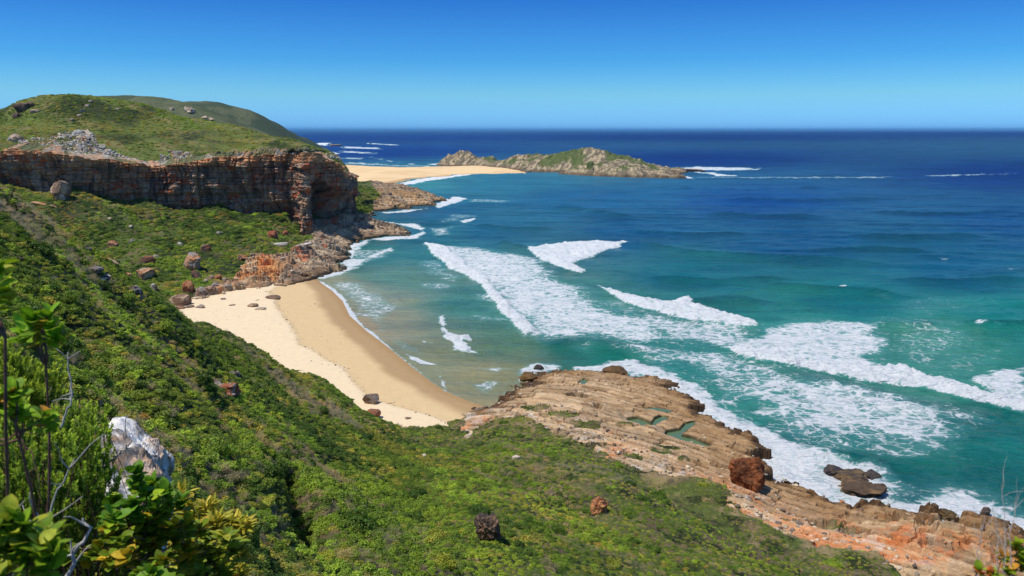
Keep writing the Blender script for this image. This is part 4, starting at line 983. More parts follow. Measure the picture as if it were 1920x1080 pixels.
rock(276, 493, 28, 18, H_far, "reddish brown boulder just behind the large tan one in the scrub", BRN, RED, seed=12)
rock(292, 484, 12, 10, H_far, "small grey stone to the right of the reddish brown boulder in the scrub", GRY, TAN, seed=13)
rock(356, 504, 38, 40, H_far, "tall grey and orange crag of rock standing in the scrub above the red boulder", GRY, ORG, "crag", seed=14, tilt=0.35, cuts=16, bed=0.35)
rock(366, 524, 24, 22, H_far, "dark red block at the foot of the tall grey crag", DRK, RED, seed=15)
rock(352, 551, 20, 30, H_far, "upright oval red boulder where scrub meets the sand", RED, ORG, seed=16, cuts=5)
rock(337, 573, 36, 28, H_beach, "big rounded brown boulder resting on the back of the beach", BRN, TAN, seed=17, cuts=6)
rock(336, 579, 20, 8, H_beach, "flat brown slab lying in front of the big rounded brown boulder", ORG, BRN, seed=18)
rock(354, 577, 18, 5, H_beach, "low thin stone to the right of the flat brown slab on the sand", BRN, TAN, seed=19)
rock(376, 551, 22, 15, H_far, "grey brown rock beside the upright red boulder at the top of the sand", GRY, BRN, seed=20)
rock(411, 551, 18, 26, H_far, "pointed grey boulder with an orange side at the top of the sand", GRY, ORG, seed=21, cuts=14)
rock(407, 525, 14, 14, H_far, "small bright red rock just above the pointed grey boulder", RED, ORG, seed=22)
rock(385, 471, 18, 15, H_far, "dark red boulder alone in the scrub high above the sand", BRN, RED, seed=23)
rock(338, 463, 14, 12, H_far, "pale grey pointed stone in the middle of the scrub slope", PAL, GRY, seed=24)
rock(209, 462, 20, 12, H_far, "low reddish rock in the scrub near the dark ravine edge", BRN, ORG, seed=25)
rock(247, 455, 12, 9, H_far, "small grey rock right of the low reddish rock in the scrub", GRY, DRK, seed=26)
rock(454, 489, 26, 16, H_far, "orange topped dark boulder above the orange shore rocks", ORG, DRK, seed=27)
rock(410, 440, 14, 9, H_far, "dark low rock in a hollow high on the scrub slope", DRK, GRY, seed=28)
rock(205, 412, 8, 8, H_far, "tiny pale stone high in the scrub under the cliff", PAL, TAN, seed=29)
rock(244, 427, 8, 8, H_far, "small pinkish stone on the upper scrub slope", PAL, BRN, seed=30)
rock(287, 547, 14, 22, H_far, "narrow brown upright rock with a flat pale top by the beach corner", BRN, PAL, seed=31)
rock(284, 563, 16, 11, H_far, "dark reddish stone below the narrow upright rock", BRN, RED, seed=32)
rock(302, 583, 18, 13, H_beach, "orange brown stone at the left end of the beach", ORG, BRN, seed=33)
rock(296, 570, 12, 8, H_beach, "tan stone among the grey cobbles at the left end of the beach", TAN, ORG, seed=34)
rock(375, 578, 18, 8, H_beach, "low pale grey stone alone on the dry sand", GRY, TAN, seed=35)
rock(474, 575, 22, 8, H_beach, "flat brown rock on the sand left of the dark patch", BRN, TAN, seed=36)
rock(434, 573, 13, 3, H_beach, "thin flat stone half buried in the middle of the dry sand", TAN, BRN, seed=37)
rock(488, 581, 22, 4, H_beach, "sand coloured flat stone right of the flat brown rock", TAN, GRY, seed=38)
rock(508, 560, 38, 9, H_beach, "dark brown low outcrop in the sand under the orange shore rocks", BRN, DRK, "rock_outcrop", seed=39)
rock(418, 562, 10, 4, H_beach, "little stone on the sand below the pointed grey boulder", GRY, BRN, seed=40)
rock(440, 646, 15, 11, H_beach, "grey stone on the sand close to the green hillside edge", GRY, TAN, seed=41)
rock(531, 707, 28, 16, H_beach, "orange red boulder half hidden where the hillside meets the sand", ORG, RED, seed=42)
rock(587, 727, 14, 13, H_beach, "grey boulder at the hillside edge between the two red ones", GRY, TAN, seed=43)
rock(695, 758, 31, 21, H_beach, "brown boulder sitting clear on the damp sand near the scrub", BRN, GRY, seed=44, cuts=14, sink=0.15)
rock(700, 785, 28, 17, H_beach, "red brown boulder below the brown one at the scrub edge", RED, BRN, seed=45, sink=0.15)
rock(764, 786, 14, 4, H_beach, "small thin brown stone near the end of the beach", BRN, TAN, seed=46)
for i, (a, b, c_, d_) in enumerate([(392,541,12,9),(386,531,10,10),(399,548,9,8),(424,545,11,8),(436,549,13,7),(430,536,10,9),(396,524,11,9),(420,530,9,10),(444,541,10,8),(402,535,12,9),(310,560,7,4),(318,566,8,5),(324,560,7,5),(306,572,7,5),(316,575,8,5),(313,553,8,5),(389,556,8,4),(368,561,8,4)]):
    rock(a, b, c_, d_, H_far if i < 10 else H_beach, "one of the loose grey brown stones heaped along the top of the sand", GRY if i % 2 else BRN, TAN, group="loose stones along the top of the beach", seed=200 + i, name="beach_stone")
# under the left end of the cliff
rock(113, 372, 32, 34, H_far, "big square brown block under the left end of the cliff", BRN, TAN, seed=51, cuts=18, sink=0.15)
rock(72, 352, 34, 16, H_far, "flat pale slab wedged under the left end of the cliff", TAN, GRY, "rock_slab", seed=52, tilt=-0.15)
rock(100, 331, 18, 12, H_far, "small block above the flat pale slab under the cliff", BRN, TAN, seed=53)
rock(108, 372, 22, 12, H_far, "pale rock at the foot of the big square block", PAL, TAN, seed=54)
rock(95, 384, 62, 8, H_far, "long tilted tan slab on the scrub edge below the big square block", TAN, ORG, "rock_slab", seed=55, tilt=0.24, depth=.35, cuts=6)
for i, (a, b, c_, d_) in enumerate([(14,330,20,44),(30,340,16,42),(44,352,14,36)]):
    rock(a, b, c_, d_, H_far, ["leftmost of the three leaning grey slabs at the cliff's left end","middle one of the three leaning grey slabs at the cliff's left end","rightmost of the three leaning slabs at the cliff's left end, the reddest"][i], GRY, TAN if i < 2 else ORG, "rock_slab", seed=57 + i, tilt=0.4, cuts=10)
# long pale slabs by the rocky shore
rock(514, 461, 54, 7, H_far, "long pale rock slab like a fallen log above the orange shore rocks", PAL, GRY, "rock_slab", seed=61, tilt=-0.16, depth=.16, cuts=3, sink=0.0, yaw=0.0)
rock(570, 462, 36, 7, H_far, "shorter pale rock slab to the right of the long one", PAL, GRY, "rock_slab", seed=62, tilt=-0.30, depth=.22, cuts=3, sink=0.0, yaw=0.0)
rock(510, 447, 20, 20, H_far, "pointed orange rock above the long pale slab", ORG, RED, seed=63)
rock(535, 442, 14, 12, H_far, "small orange red rock at the tip of the green hump", RED, ORG, seed=64)
# outcrops on the near hillside
rock(425, 744, 46, 32, H_near, "layered red and grey outcrop jutting from the hillside above the sand", RED, GRY, "rock_outcrop", seed=71, bed=0.3, sub=5, cuts=16, sink=.12)
rock(392, 716, 40, 18, H_near, "grey brown layered ledge left of the red outcrop", GRY, BRN, "rock_outcrop", seed=72, bed=0.3, sub=5)
rock(438, 708, 26, 22, H_near, "dark stacked stones just above the red outcrop", DRK, GRY, "rock_outcrop", seed=73, bed=0.28, sub=5)
rock(420, 660, 18, 16, H_near, "dark rock at the hillside edge against the sand", DRK, BRN, seed=74)
rock(138, 446, 18, 22, H_near, "pale grey stone on the rim of the near hillside", PAL, GRY, seed=75)
rock(165, 506, 40, 16, H_near, "dark layered ledge near the rim of the hillside", DRK, GRY, "rock_outcrop", seed=76, bed=0.3, sub=5)
rock(184, 520, 32, 16, H_near, "lower dark layered ledge with a pale streak", DRK, PAL, "rock_outcrop", seed=77, bed=0.3, sub=5)
rock(160, 470, 18, 20, H_near, "dark broken rock below the pale rim stone", DRK, GRY, seed=78, bed=0.3)
rock(232, 516, 26, 14, H_near, "red brown slab on the hillside rim", ORG, BRN, seed=79)
rock(205, 492, 30, 12, H_near, "tan slab on the rim, uphill of the red brown slab", TAN, ORG, seed=80, tilt=0.6)
rock(188, 468, 18, 12, H_near, "tan brown rim rock highest of the slabs", TAN, BRN, seed=81, tilt=0.6)
rock(250, 548, 26, 28, H_near, "dark hollowed boulder on the rim above the beach corner", DRK, GRY, seed=82)
rock(918, 1018, 50, 58, H_near, "gnarled dark brown pinnacle of rock standing in the green slope", BRN, DRK, "rock_pinnacle", seed=83, cuts=10, rough=0.3, lump=0.45, sub=5, sink=.1)
rock(1122, 968, 34, 34, H_near, "bright orange knob of rock in the lower green slope", ORG, RED, seed=84, rough=0.25, lump=0.3, sub=5, sink=.12)
rock(968, 862, 18, 12, H_near, "small chalky white rock in the scrub below the beach end", PAL, TAN, seed=85)
rock(795, 856, 12, 8, H_near, "tiny pale stone in the scrub under the sand", PAL, GRY, seed=86)
# shore
rock(1405, 917, 62, 60, H_near, "huge dark red boulder at the water's edge of the rock shelf", (112, 68, 42), (140, 84, 50), seed=91, rough=0.22, lump=0.25, sub=5, sink=.08, cuts=10, c3=(52, 38, 30))
rock(990, 716, 36, 22, H_sea, "mossy brown rock off the tip of the rock shelf", (104, 78, 44), (122, 92, 50), seed=92, cuts=5)
rock(1012, 694, 22, 12, H_sea, "black wet rock in the wash beyond the mossy one", DRK, (50, 46, 48), seed=93)
rock(1155, 700, 50, 20, H_near, "rounded dark brown hump at the outer edge of the shelf", (110, 82, 50), (92, 70, 44), seed=94, cuts=6)
rock(1565, 892, 44, 18, H_sea, "black jagged rock awash in the surf, nearest the foam belt", DRK, (52, 50, 54), "sea_rock", seed=95, cuts=16, rough=.22, lump=.3)
rock(1600, 903, 66, 18, H_sea, "long brown rock awash behind the lowest surf slab", (110, 90, 60), DRK, "sea_rock", seed=96, cuts=16, rough=.22, lump=.3)
rock(1640, 898, 34, 12, H_sea, "small black rock at the seaward end of the surf rocks", DRK, (60, 56, 56), "sea_rock", seed=97, cuts=16, rough=.22, lump=.3)
rock(1618, 928, 92, 26, H_sea, "broad layered brown slab ringed by surf", (122, 96, 66), (84, 68, 54), "sea_rock", seed=98, cuts=12, rough=.22, lump=.3, bed=0.3, sub=5, depth=.6)
rock(1650, 925, 26, 16, H_sea, "dark tooth of rock on the end of the broad surf slab", (96, 74, 52), DRK, "sea_rock", seed=99, cuts=16, rough=.22, lump=.3)
rock(1849, 968, 16, 16, H_sea, "lone small dark rock in the white water near the corner", (84, 60, 46), DRK, "sea_rock", seed=100, cuts=16, rough=.22, lump=.3)
rock(1778, 975, 34, 20, H_sea, "dark green brown rock beyond the gap in the orange shore", (74, 64, 40), (100, 78, 48), "sea_rock", seed=101, cuts=16, rough=.22, lump=.3)
rock(1738, 985, 46, 34, H_near, "squared brown bastion of rock at the shore corner", (120, 88, 54), BRN, seed=102, cuts=14)
rock(1300, 320, 56, 6, H_sea, "low line of black rocks off the end of the island", DRK, BRN, "sea_rock", seed=107, cuts=16, rough=.22, lump=.3, depth=.5)
rock(1278, 333, 14, 3, H_sea, "small skerry touching the end of the island", DRK, BRN, "sea_rock", seed=108, cuts=16, rough=.22, lump=.3)
rock(628, 273, 26, 4, H_sea, "distant flat reef among the surf beyond the headland", BRN, TAN, "sea_rock", seed=109, cuts=16, rough=.22, lump=.3)
rock(842, 374, 5, 3, H_sea, "tiny black rock off the cape point", DRK, BRN, "sea_rock", seed=110, cuts=16, rough=.22, lump=.3)
rock(700, 405, 14, 5, H_sea, "small brown rock in the wash between the two rocky points", BRN, DRK, "sea_rock", seed=111, cuts=16, rough=.22, lump=.3)
for i, (a, b, w_, h_, lab) in enumerate([(40,208,30,22,"dark craggy outcrop on the left shoulder of the headland crest"),(56,200,16,12,"smaller crag just above the dark one on the headland crest"),(30,222,14,14,"crag lowest on the left edge of the headland"),
    (64,212,14,8,"pinkish stone right of the crest crags"),(170,192,8,6,"tiny pale stone near the headland's summit"),(163,200,9,7,"pale stone below the one at the headland's summit"),(155,210,10,8,"pale stone half way down the stony streak of the headland"),(148,218,9,6,"lower pale stone of the headland's stony streak"),(134,226,10,5,"lowest pale stone of the headland's stony streak"),
    (220,206,8,5,"small brown stone right of the headland's stony streak"),(26,265,30,16,"grey outcrop at the left end of the cliff top"),(330,290,22,10,"grey block on the cliff top right of the scree"),(350,291,12,8,"small grey block beside the larger one on the cliff top")]):
    rock(a, b, w_, h_, H_head, lab, GRY if i not in (0, 1, 2) else BRN, DRK if i < 3 else TAN, seed=300 + i, cuts=14)
for i, (a, b, yy, w_, h_, lab) in enumerate([(292,204,925,12,4,"low pale rock on the dark hill behind the headland, leftmost"),(322,203,915,10,5,"small pale rock on the dark hill behind the headland"),(355,206,905,22,11,"largest pale rocky patch on the dark hill behind the headland"),(383,221,850,12,7,"pale rock just over the headland's skyline"),(396,222,850,11,5,"second pale rock just over the headland's skyline, on the sea side")]):
    p = hit(a, b + 2, lambda x, y: np.where(y > 700, hill_h(x, y, RIDGE1, 135, 601)[2], -50), 700, 1300); yy = p[1]; m_ = yy / F; me = rock_mesh("rock_outcrop", 330 + i, w_ * m_ / 2, w_ * m_ / 2, h_ * m_ * .7, (206, 186, 160), TAN, cuts=18, rough=.3, lump=.4)
    o = link("rock_outcrop", me, M_brock); o.location = (p[0], p[1], p[2] + h_ * m_ * .1); tag(o, lab, "rock")
# scree of grey blocks and loose blocks on the cliff top: hundreds of stones
def build_scree():
    rs = np.random.RandomState(5); co, f = ico(1); V = []; Fc = []; Cc = []; n = 0
    poly = [(70,262),(95,262),(112,250),(165,248),(178,262),(200,278),(225,292),(250,302),(300,310),(255,308),(200,300),(130,292),(60,280),(30,276),(35,262)]
    pts = []
    while len(pts) < 900:
        a = rs.uniform(20, 320); b = rs.uniform(245, 315)
        if sdf(np.array([a]), np.array([b]), np.array(poly, float))[0] > rs.uniform(-3, 2): pts.append((a, b, rs.uniform(.5, 1.8) * (1.5 if b < 262 and a > 110 else 1)))
    for k in range(700):
        a = rs.uniform(300, 650); b = 296 + rs.normal() * 5 - 8 * math.exp(-((a - 520) / 60) ** 2); pts.append((a, b, rs.uniform(.4, 1.3)))
    A = np.array(pts); P = []
    for a, b, s_ in pts:
        r0, r1, r2 = ray(a, b); t = np.linspace(380, 620, 300); z = CAM_Z + r2 * t; h = head_tps(r0 * t, r1 * t); dd = (z < h + .5)
        if dd.any(): k = dd.argmax(); P.append((r0 * t[k], r1 * t[k], h[k] + 0.2, s_))
    P = np.array(P); dl = sdf(P[:, 0], P[:, 1], cl_poly); P = P[dl > -1.5]
    for x, y, z, s_ in P:
        q = co * rs.uniform(.5, 1.1, 3) * s_ * .8; q = q + rs.normal(size=q.shape) * .12 * s_; th = rs.uniform(0, 3); R = np.array([[math.cos(th), -math.sin(th), 0], [math.sin(th), math.cos(th), 0], [0, 0, 1]])
        V.append(q @ R.T + [x, y, z]); Fc.append(f + n); n += len(co); c = srgb(*[(170, 166, 156), (140, 136, 128), (186, 168, 144), (196, 150, 112)][rs.choice(4, p=[.4, .3, .2, .1])]); Cc.append(np.tile(c, (len(co), 1)))
    me = mesh_np("scree", np.concatenate(V), np.concatenate(Fc), {"Col": np.concatenate(Cc)}, smooth=False)
    tag(link("scree", me, M_brock), "spill of loose grey blocks along the top of the cliff", "scree", kind="stuff")
build_scree()

def build_rubble():
    rs = np.random.RandomState(15); co, f = ico(1); V = []; Fc = []; Cc = []; n = 0
    X = rs.uniform(-120, -22, 26000); Y = rs.uniform(262, 640, 26000); h, veg, dc, dv, *_ = far_height(X, Y); k = (veg < .5) & (dc > 0.3) & (h > 0.3); k[np.cumsum(k) > 1500] = False
    S = rs.uniform(.25, .8, 26000) ** 1.3; A = [(X[k], Y[k], h[k], S[k], 0)]
    X = rs.uniform(-5, 95, 40000); Y = rs.uniform(85, 190, 40000); h, veg, dc, dv, *_ = near_height(X, Y); pw = sm(-13, -2, dv) + sm(3, 0, dc)
    k = (veg < .5) & (h > .3) & (rs.rand(40000) < 0.012 + .16 * pw) & (dv > -30); k[np.cumsum(k) > 900] = False
    A.append((X[k], Y[k], h[k], rs.uniform(.08, .42, 40000)[k], 1))
    for X, Y, H, S, w in A:
        for x, y, h, s_ in zip(X, Y, H, S):
            q = co * rs.uniform(.6, 1.2, 3) * s_ * [1.2, 1, .75]; q = q + rs.normal(size=q.shape) * .14 * s_; th = rs.uniform(0, 3); R = np.array([[math.cos(th), -math.sin(th), 0], [math.sin(th), math.cos(th), 0], [0, 0, 1]])
            V.append(q @ R.T + [x, y, h + .1 * s_]); Fc.append(f + n); n += len(co); c = srgb(*[(176, 160, 138), (140, 128, 114), (110, 96, 84), (188, 132, 92), (204, 188, 162)][rs.choice(5, p=[.3, .25, .2, .1, .15])]); Cc.append(np.tile(c, (len(co), 1)))
    me = mesh_np("rubble", np.concatenate(V), np.concatenate(Fc), {"Col": np.concatenate(Cc)}, smooth=False)
    tag(link("rubble", me, M_brock), "loose stones and broken rock scattered over the shore rocks", "rubble", kind="stuff")
build_rubble()
def build_wrack():
    rs = np.random.RandomState(31); co, f = ico(1); V = []; Fc = []; Cc = []; n = 0
    seg = berm_w; L = np.r_[0, np.cumsum(np.hypot(*(seg[1:] - seg[:-1]).T))]
    for k in range(520):
        if k < 340: u = rs.uniform(0, L[-1]); x = np.interp(u, L, seg[:, 0]) + rs.normal() * .7; y = np.interp(u, L, seg[:, 1]) + rs.normal() * .7
        else: x = rs.uniform(-105, -35); y = rs.uniform(165, 275)
        h, d, *_ = beach_h(np.array([x]), np.array([y]))
        if d[0] < 6: continue
        s_ = rs.uniform(.05, .17) * (1 + (rs.rand() < .06) * 1.5); q = co * s_ * [rs.uniform(.8, 3), 1, .4]; th = rs.uniform(0, 3); R = np.array([[math.cos(th), -math.sin(th), 0], [math.sin(th), math.cos(th), 0], [0, 0, 1]])
        V.append(q @ R.T + [x, y, h[0]]); Fc.append(f + n); n += len(co); Cc.append(np.tile(srgb(*[(110, 92, 70), (150, 128, 100), (84, 70, 56)][rs.randint(3)]), (len(co), 1)))
    tag(link("debris", mesh_np("debris", np.concatenate(V), np.concatenate(Fc), {"Col": np.concatenate(Cc)}), M_brock), "scattered dry weed and driftwood bits on the sand", "debris", kind="stuff")
build_wrack()
# taller shrubs that stand out of the scrub
def build_shrubs():
    rs = np.random.RandomState(21)
    big = [bush_mesh("shrub", 301, 2600, .075, (74, 98, 40), .8, .45), bush_mesh("shrub", 302, 2600, .07, (104, 126, 50), .75, .5), bush_mesh("shrub", 303, 2600, .065, (90, 112, 46), .9, .5),
           bush_mesh("shrub", 304, 2200, .065, (140, 130, 104), .7, .5, .22), bush_mesh("shrub", 305, 2600, .07, (128, 134, 58), .65, .5)]
    for b in big: b.materials.append(M_leaf)
    L = [(385,850,1.5,1,"broad bright green shrub on the slope right of the pale rock"),(340,905,1.3,0,"dark shrub below the broad bright green one"),(682,822,1.7,0,"rounded dark shrub in the hollow just under the sand's edge"),
         (600,775,1.5,2,"green shrub on the slope under the grey boulder at the sand"),(553,980,1.4,0,"tall dark shrub beside the black cleft in the slope"),(520,900,1.4,2,"shrub at the head of the black cleft in the slope"),
         (435,655,1.5,2,"shrub on the skyline of the hillside against the pale sand"),(300,615,1.6,1,"shrub on the hillside rim below the beach corner"),(660,985,1.6,0,"dark spreading shrub low in the middle of the slope"),
         (770,975,1.5,0,"dark spreading shrub between the brown pinnacle and the cleft"),(1045,1000,1.1,2,"rounded shrub right of the brown pinnacle"),(945,795,1.1,0,"small dark shrub at the end of the beach"),(870,800,1.1,2,"small green shrub on the brink above the last sand"),
         (370,715,1.4,0,"dark shrub above the red outcrop"),(1565,1062,1.2,1,"green shrub near the orange shore rocks at the bottom"),(230,560,1.5,1,"leafy shrub on the rim of the near hillside"),(60,470,1.6,0,"dark shrub high on the near hillside"),
         (110,440,1.4,3,"grey dry shrub high on the near hillside"),(430,900,1.2,3,"grey dry shrub in the middle of the steep slope"),(480,830,1.3,3,"grey leafless looking shrub uphill of the cleft"),(210,700,1.2,3,"grey brown shrub above the needle leaved bush")]
    for k in range(110):
        a = rs.uniform(120, 1350); b = rs.uniform(520, 1075); L.append((a, b, rs.uniform(.7, 1.35), rs.choice(5, p=[.3, .22, .2, .13, .15]), None))
    n = 0
    for a, b, r, m, lab in L:
        p = hit(a, b, H_near, 15, 230)
        q = near_height(p[:1], p[1:2]); 
        if q[1][0] < .9 or q[3][0] < 2 or p[1] < 25: continue
        o = bpy.data.objects.new("shrub", big[m]); C.objects.link(o); o.location = (p[0], p[1] + .3 * r, H_near(p[:1], p[1:2] + .3 * r)[0] - .15 * r); o.scale = (r, r, r * rs.uniform(.8, 1.1)); o.rotation_euler = (0, 0, rs.uniform(0, 6)); n += 1
        tag(o, lab or ["dark green shrub standing above the low scrub of the near slope", "bright green shrub standing above the low scrub of the near slope", "mid green shrub standing above the low scrub of the near slope", "grey brown dry shrub standing in the scrub of the near slope", "olive yellow shrub standing in the scrub of the near slope"][m], "shrub", "taller shrubs on the near hillside")
build_shrubs()

# ------------------------------------------------------------------ plants beside the viewpoint
M_fleaf = mat_leaf("broad_leaf", (1, 1, 1), 0.12, 0.35, world=False)
def _mottle():
    n = M_fleaf.node_tree.nodes; l = M_fleaf.node_tree.links
    b = [q for q in n if q.type == 'BSDF_PRINCIPLED'][0]; tr = [q for q in n if q.type == 'BSDF_TRANSLUCENT'][0]; src = b.inputs['Base Color'].links[0].from_socket
    t = noise_node(n, l, 55, 6, 0.7); r = ramp(n, l, t.outputs[0], [(0.32, (0.62, 0.62, 0.5)), (0.5, (1, 1, 1)), (0.66, (1.25, 1.12, 0.9))])
    c = mix(n, l, 1.0, src, r.outputs[0], 'MULTIPLY'); l.new(c, b.inputs['Base Color']); l.new(c, tr.inputs[0]); bump(n, l, b, t.outputs[0], 0.5, 0.003)
_mottle()
def mat_plain(name, c, c2, sc, rough=0.8):
    m, n, l, b, _ = mat_new(name); t = noise_node(n, l, sc, 5, 0.65); r = ramp(n, l, t.outputs[0], [(0.35, tuple(srgb(*c))), (0.65, tuple(srgb(*c2)))])
    l.new(r.outputs[0], b.inputs['Base Color']); b.inputs['Roughness'].default_value = rough; bump(n, l, b, t.outputs[0], 0.6, 0.01); return m
M_stem = mat_plain("brown_stem", (92, 60, 44), (130, 92, 70), 40); M_twig = mat_plain("grey_twig", (150, 140, 130), (196, 188, 178), 30)
M_lichen = mat_plain("lichen_rock", (120, 112, 104), (226, 220, 212), 9)
def PT(px, py, t):
    a, b, c = ray(px, py); return np.array([a * t, b * t, CAM_Z + c * t])
def tubes(paths, r0, r1, sides=6):
    V = []; Fc = []; n = 0
    for pth, s_ in paths:
        pth = np.array(pth, float); m = len(pth)
        for i in range(m):
            d = pth[min(i + 1, m - 1)] - pth[max(i - 1, 0)]; d /= np.linalg.norm(d) + 1e-9; u = np.cross(d, [0.3, 0.9, 0.2]); u /= np.linalg.norm(u) + 1e-9; v = np.cross(d, u); r = (r0 + (r1 - r0) * i / (m - 1)) * s_
            for k in range(sides): V.append(pth[i] + r * (math.cos(6.283 * k / sides) * u + math.sin(6.283 * k / sides) * v))
        for i in range(m - 1):
            for k in range(sides): a = n + i * sides + k; b = n + i * sides + (k + 1) % sides; Fc.append([a, b, b + sides, a + sides])
        n += m * sides
    return np.array(V), np.array(Fc)
def leaf_geo(base, d, up, L, W, colr, rs, rows=7, fold=0.25, curl=0.25):
    d = d / np.linalg.norm(d); sd = np.cross(d, up); sd /= np.linalg.norm(sd) + 1e-9; nn = np.cross(sd, d)
    V = []; Cc = []
    for i in range(rows):
        t = i / (rows - 1); w_ = W * (math.sin(math.pi * min(1, t ** 0.75 * 0.97 + 0.03)) ** 0.7) * (0.55 + 0.75 * t) if i < rows - 1 else W * 0.12
        c = base + d * L * t + nn * (curl * L * (t * t) * -1)
        for q in (-1, -0.5, 0, 0.5, 1):
            V.append(c + sd * w_ * q + nn * abs(q) * w_ * fold); e = abs(q) == 1 or i == rows - 1
            Cc.append(np.array(colr) * (1.0 if not e else 0.9) + (np.array([0.10, 0.01, 0.0]) if e and rs.rand() < .3 else 0))
    F_ = [[i * 5 + k, i * 5 + k + 1, i * 5 + k + 6, i * 5 + k + 5] for i in range(rows - 1) for k in range(4)]
    return V, F_, Cc
def curve(a, b, rs, wig=0.06, n=9):
    a = np.array(a, float); b = np.array(b, float); L = np.linalg.norm(b - a); ph = rs.uniform(0, 6, 3); t = np.linspace(0, 1, n)[:, None]
    off = np.stack([np.sin(t[:, 0] * 3.5 + ph[k]) - np.sin(ph[k]) * (1 - t[:, 0]) - np.sin(3.5 + ph[k]) * t[:, 0] for k in range(3)], 1); return a + (b - a) * t + off * wig * L
def broad_plant(tops, label, seed, L, W, nl=12, colr=(120, 160, 36), alt=(176, 176, 50), altp=0.15, root=None, name="succulent_shrub", group=None, stemr=0.0035, dark=0.0, extra=4):
    "tops: (px, py, distance) of each leaf rosette"
    rs = np.random.RandomState(seed); T = [PT(*q) for q in tops]; c = np.mean(T, 0); bx, by = root if root else (c[0] * 1.02, c[1] + 0.1)
    g = H_near(np.array([bx]), np.array([by]))[0]; base = np.array([bx, by, min(g, c[2] - 0.15)])
    L *= 0.64; W *= 0.66; nl = int(nl * 1.6)
    E = bpy.data.objects.new(name, None); C.objects.link(E); E.location = base; tag(E, label, "plant", group)
    stemr = min(stemr, 0.0045); T = T + [q_ + rs.normal(size=3) * [L * 1.1, L * 1.1, L * .6] - [0, 0, L * rs.uniform(.4, 2.6)] for q_ in T for _k in range(extra)]
    paths = []; V = []; Fc = []; Cc = []; n = 0
    for p in T:
        fk = c + [rs.normal() * .01, rs.normal() * .01, 0] - np.array([0.0, 0, max(0.10, 2.2 * L)])
        if not paths: paths.append((curve(base * 0, fk - base, rs, .04), 1.5)); fk0 = fk
        paths.append((curve(fk0 - base, p - base, rs, .10), 0.9))
        for k in range(nl):
            th = k * 2.4 + rs.uniform(-.3, .3); el = rs.uniform(0.15, 1.35); lv = k / nl
            d = np.array([math.cos(th) * math.cos(el), math.sin(th) * math.cos(el), math.sin(el)]); st_ = p - base + np.array([0, 0, -L * 0.9 * (1 - lv)]) + rs.normal(size=3) * L * .08
            cc = srgb(*(alt if rs.rand() < altp else colr)) * rs.uniform(.75, 1.25)
            v, f, q = leaf_geo(st_, d, np.array([0, 0, 1.0]) + rs.normal(size=3) * .3, L * rs.uniform(.7, 1.15), W * rs.uniform(.75, 1.15), cc, rs)
            V += v; Fc += [[x + n for x in y] for y in f]; Cc += q; n += len(v)
    v, f = tubes(paths, stemr, stemr * .55); link("stem", mesh_np("stem", v, f), M_stem, E)
    link("leaves", mesh_np("leaves", np.array(V), np.array(Fc), {"Col": np.array(Cc)}), M_fleaf, E); return E
def needle_shrub(poly, t, label, seed, ntuft=420, tuft=0.035, colr=(84, 122, 30), tip=(150, 176, 48), thick=0.35, name="needle_shrub"):
    rs = np.random.RandomState(seed); poly = np.array(poly, float); P = []
    while len(P) < ntuft:
        a = rs.uniform(poly[:, 0].min(), poly[:, 0].max()); b = rs.uniform(poly[:, 1].min(), poly[:, 1].max())
        d = sdf(np.array([a]), np.array([b]), poly)[0]
        if d > rs.uniform(-8, 10): P.append(PT(a, b, t - thick * min(1, max(d, 0) / 70) * rs.uniform(0.2, 1.0) + rs.uniform(0, thick)))
    P = np.array(P); c = P.mean(0); g = H_near(np.array([c[0]]), np.array([c[1] + .1]))[0]; base = np.array([c[0], c[1] + .1, min(g, P[:, 2].min() - .05)])
    E = bpy.data.objects.new(name, None); C.objects.link(E); E.location = base; tag(E, label, "plant")
    V = []; Fc = []; Cc = []; paths = []
    out = P - (c - [0, 0, .25]); out /= np.linalg.norm(out, axis=1)[:, None]; ax = out * .5 + [0, 0, .8] + rs.normal(size=P.shape) * .25; ax /= np.linalg.norm(ax, axis=1)[:, None]
    K = 46; N = len(P) * K
    tt = rs.rand(N); pi = np.repeat(np.arange(len(P)), K); A = ax[pi]; rnd = rs.normal(size=(N, 3)); rad = rnd - (rnd * A).sum(1)[:, None] * A; rad /= np.linalg.norm(rad, axis=1)[:, None]
    b0 = P[pi] - base + A * (tt[:, None] - .6) * tuft * 2.2; d = rad * (0.9 - .45 * tt[:, None]) + A * .75; d /= np.linalg.norm(d, axis=1)[:, None]
    Ls = tuft * rs.uniform(.28, .46, N)[:, None]; sd = np.cross(d, rad + A * .3); sd /= np.linalg.norm(sd, axis=1)[:, None] + 1e-9; wd = tuft * .085
    V = np.stack([b0 - sd * wd, b0 + sd * wd, b0 + d * Ls + sd * wd * .5, b0 + d * Ls - sd * wd * .5], 1).reshape(-1, 3)
    cc = lerp(srgb(*colr)[None], srgb(*tip)[None], (tt ** 1.5)[:, None]) * rs.uniform(.7, 1.25, (N, 1))
    for k in range(0, len(P), 6): paths.append((curve(np.array([0, 0, 0]) + rs.normal(size=3) * .03, P[k] - base - ax[k] * tuft, rs, .05, 7), 1.0))
    v, f = tubes(paths, .005, .0018, 4); link("stem", mesh_np("stem", v, f), M_stem, E)
    link("foliage", mesh_np("foliage", V, np.arange(N * 4).reshape(N, 4), {"Col": np.repeat(cc, 4, 0)}, smooth=False), M_fleaf, E)
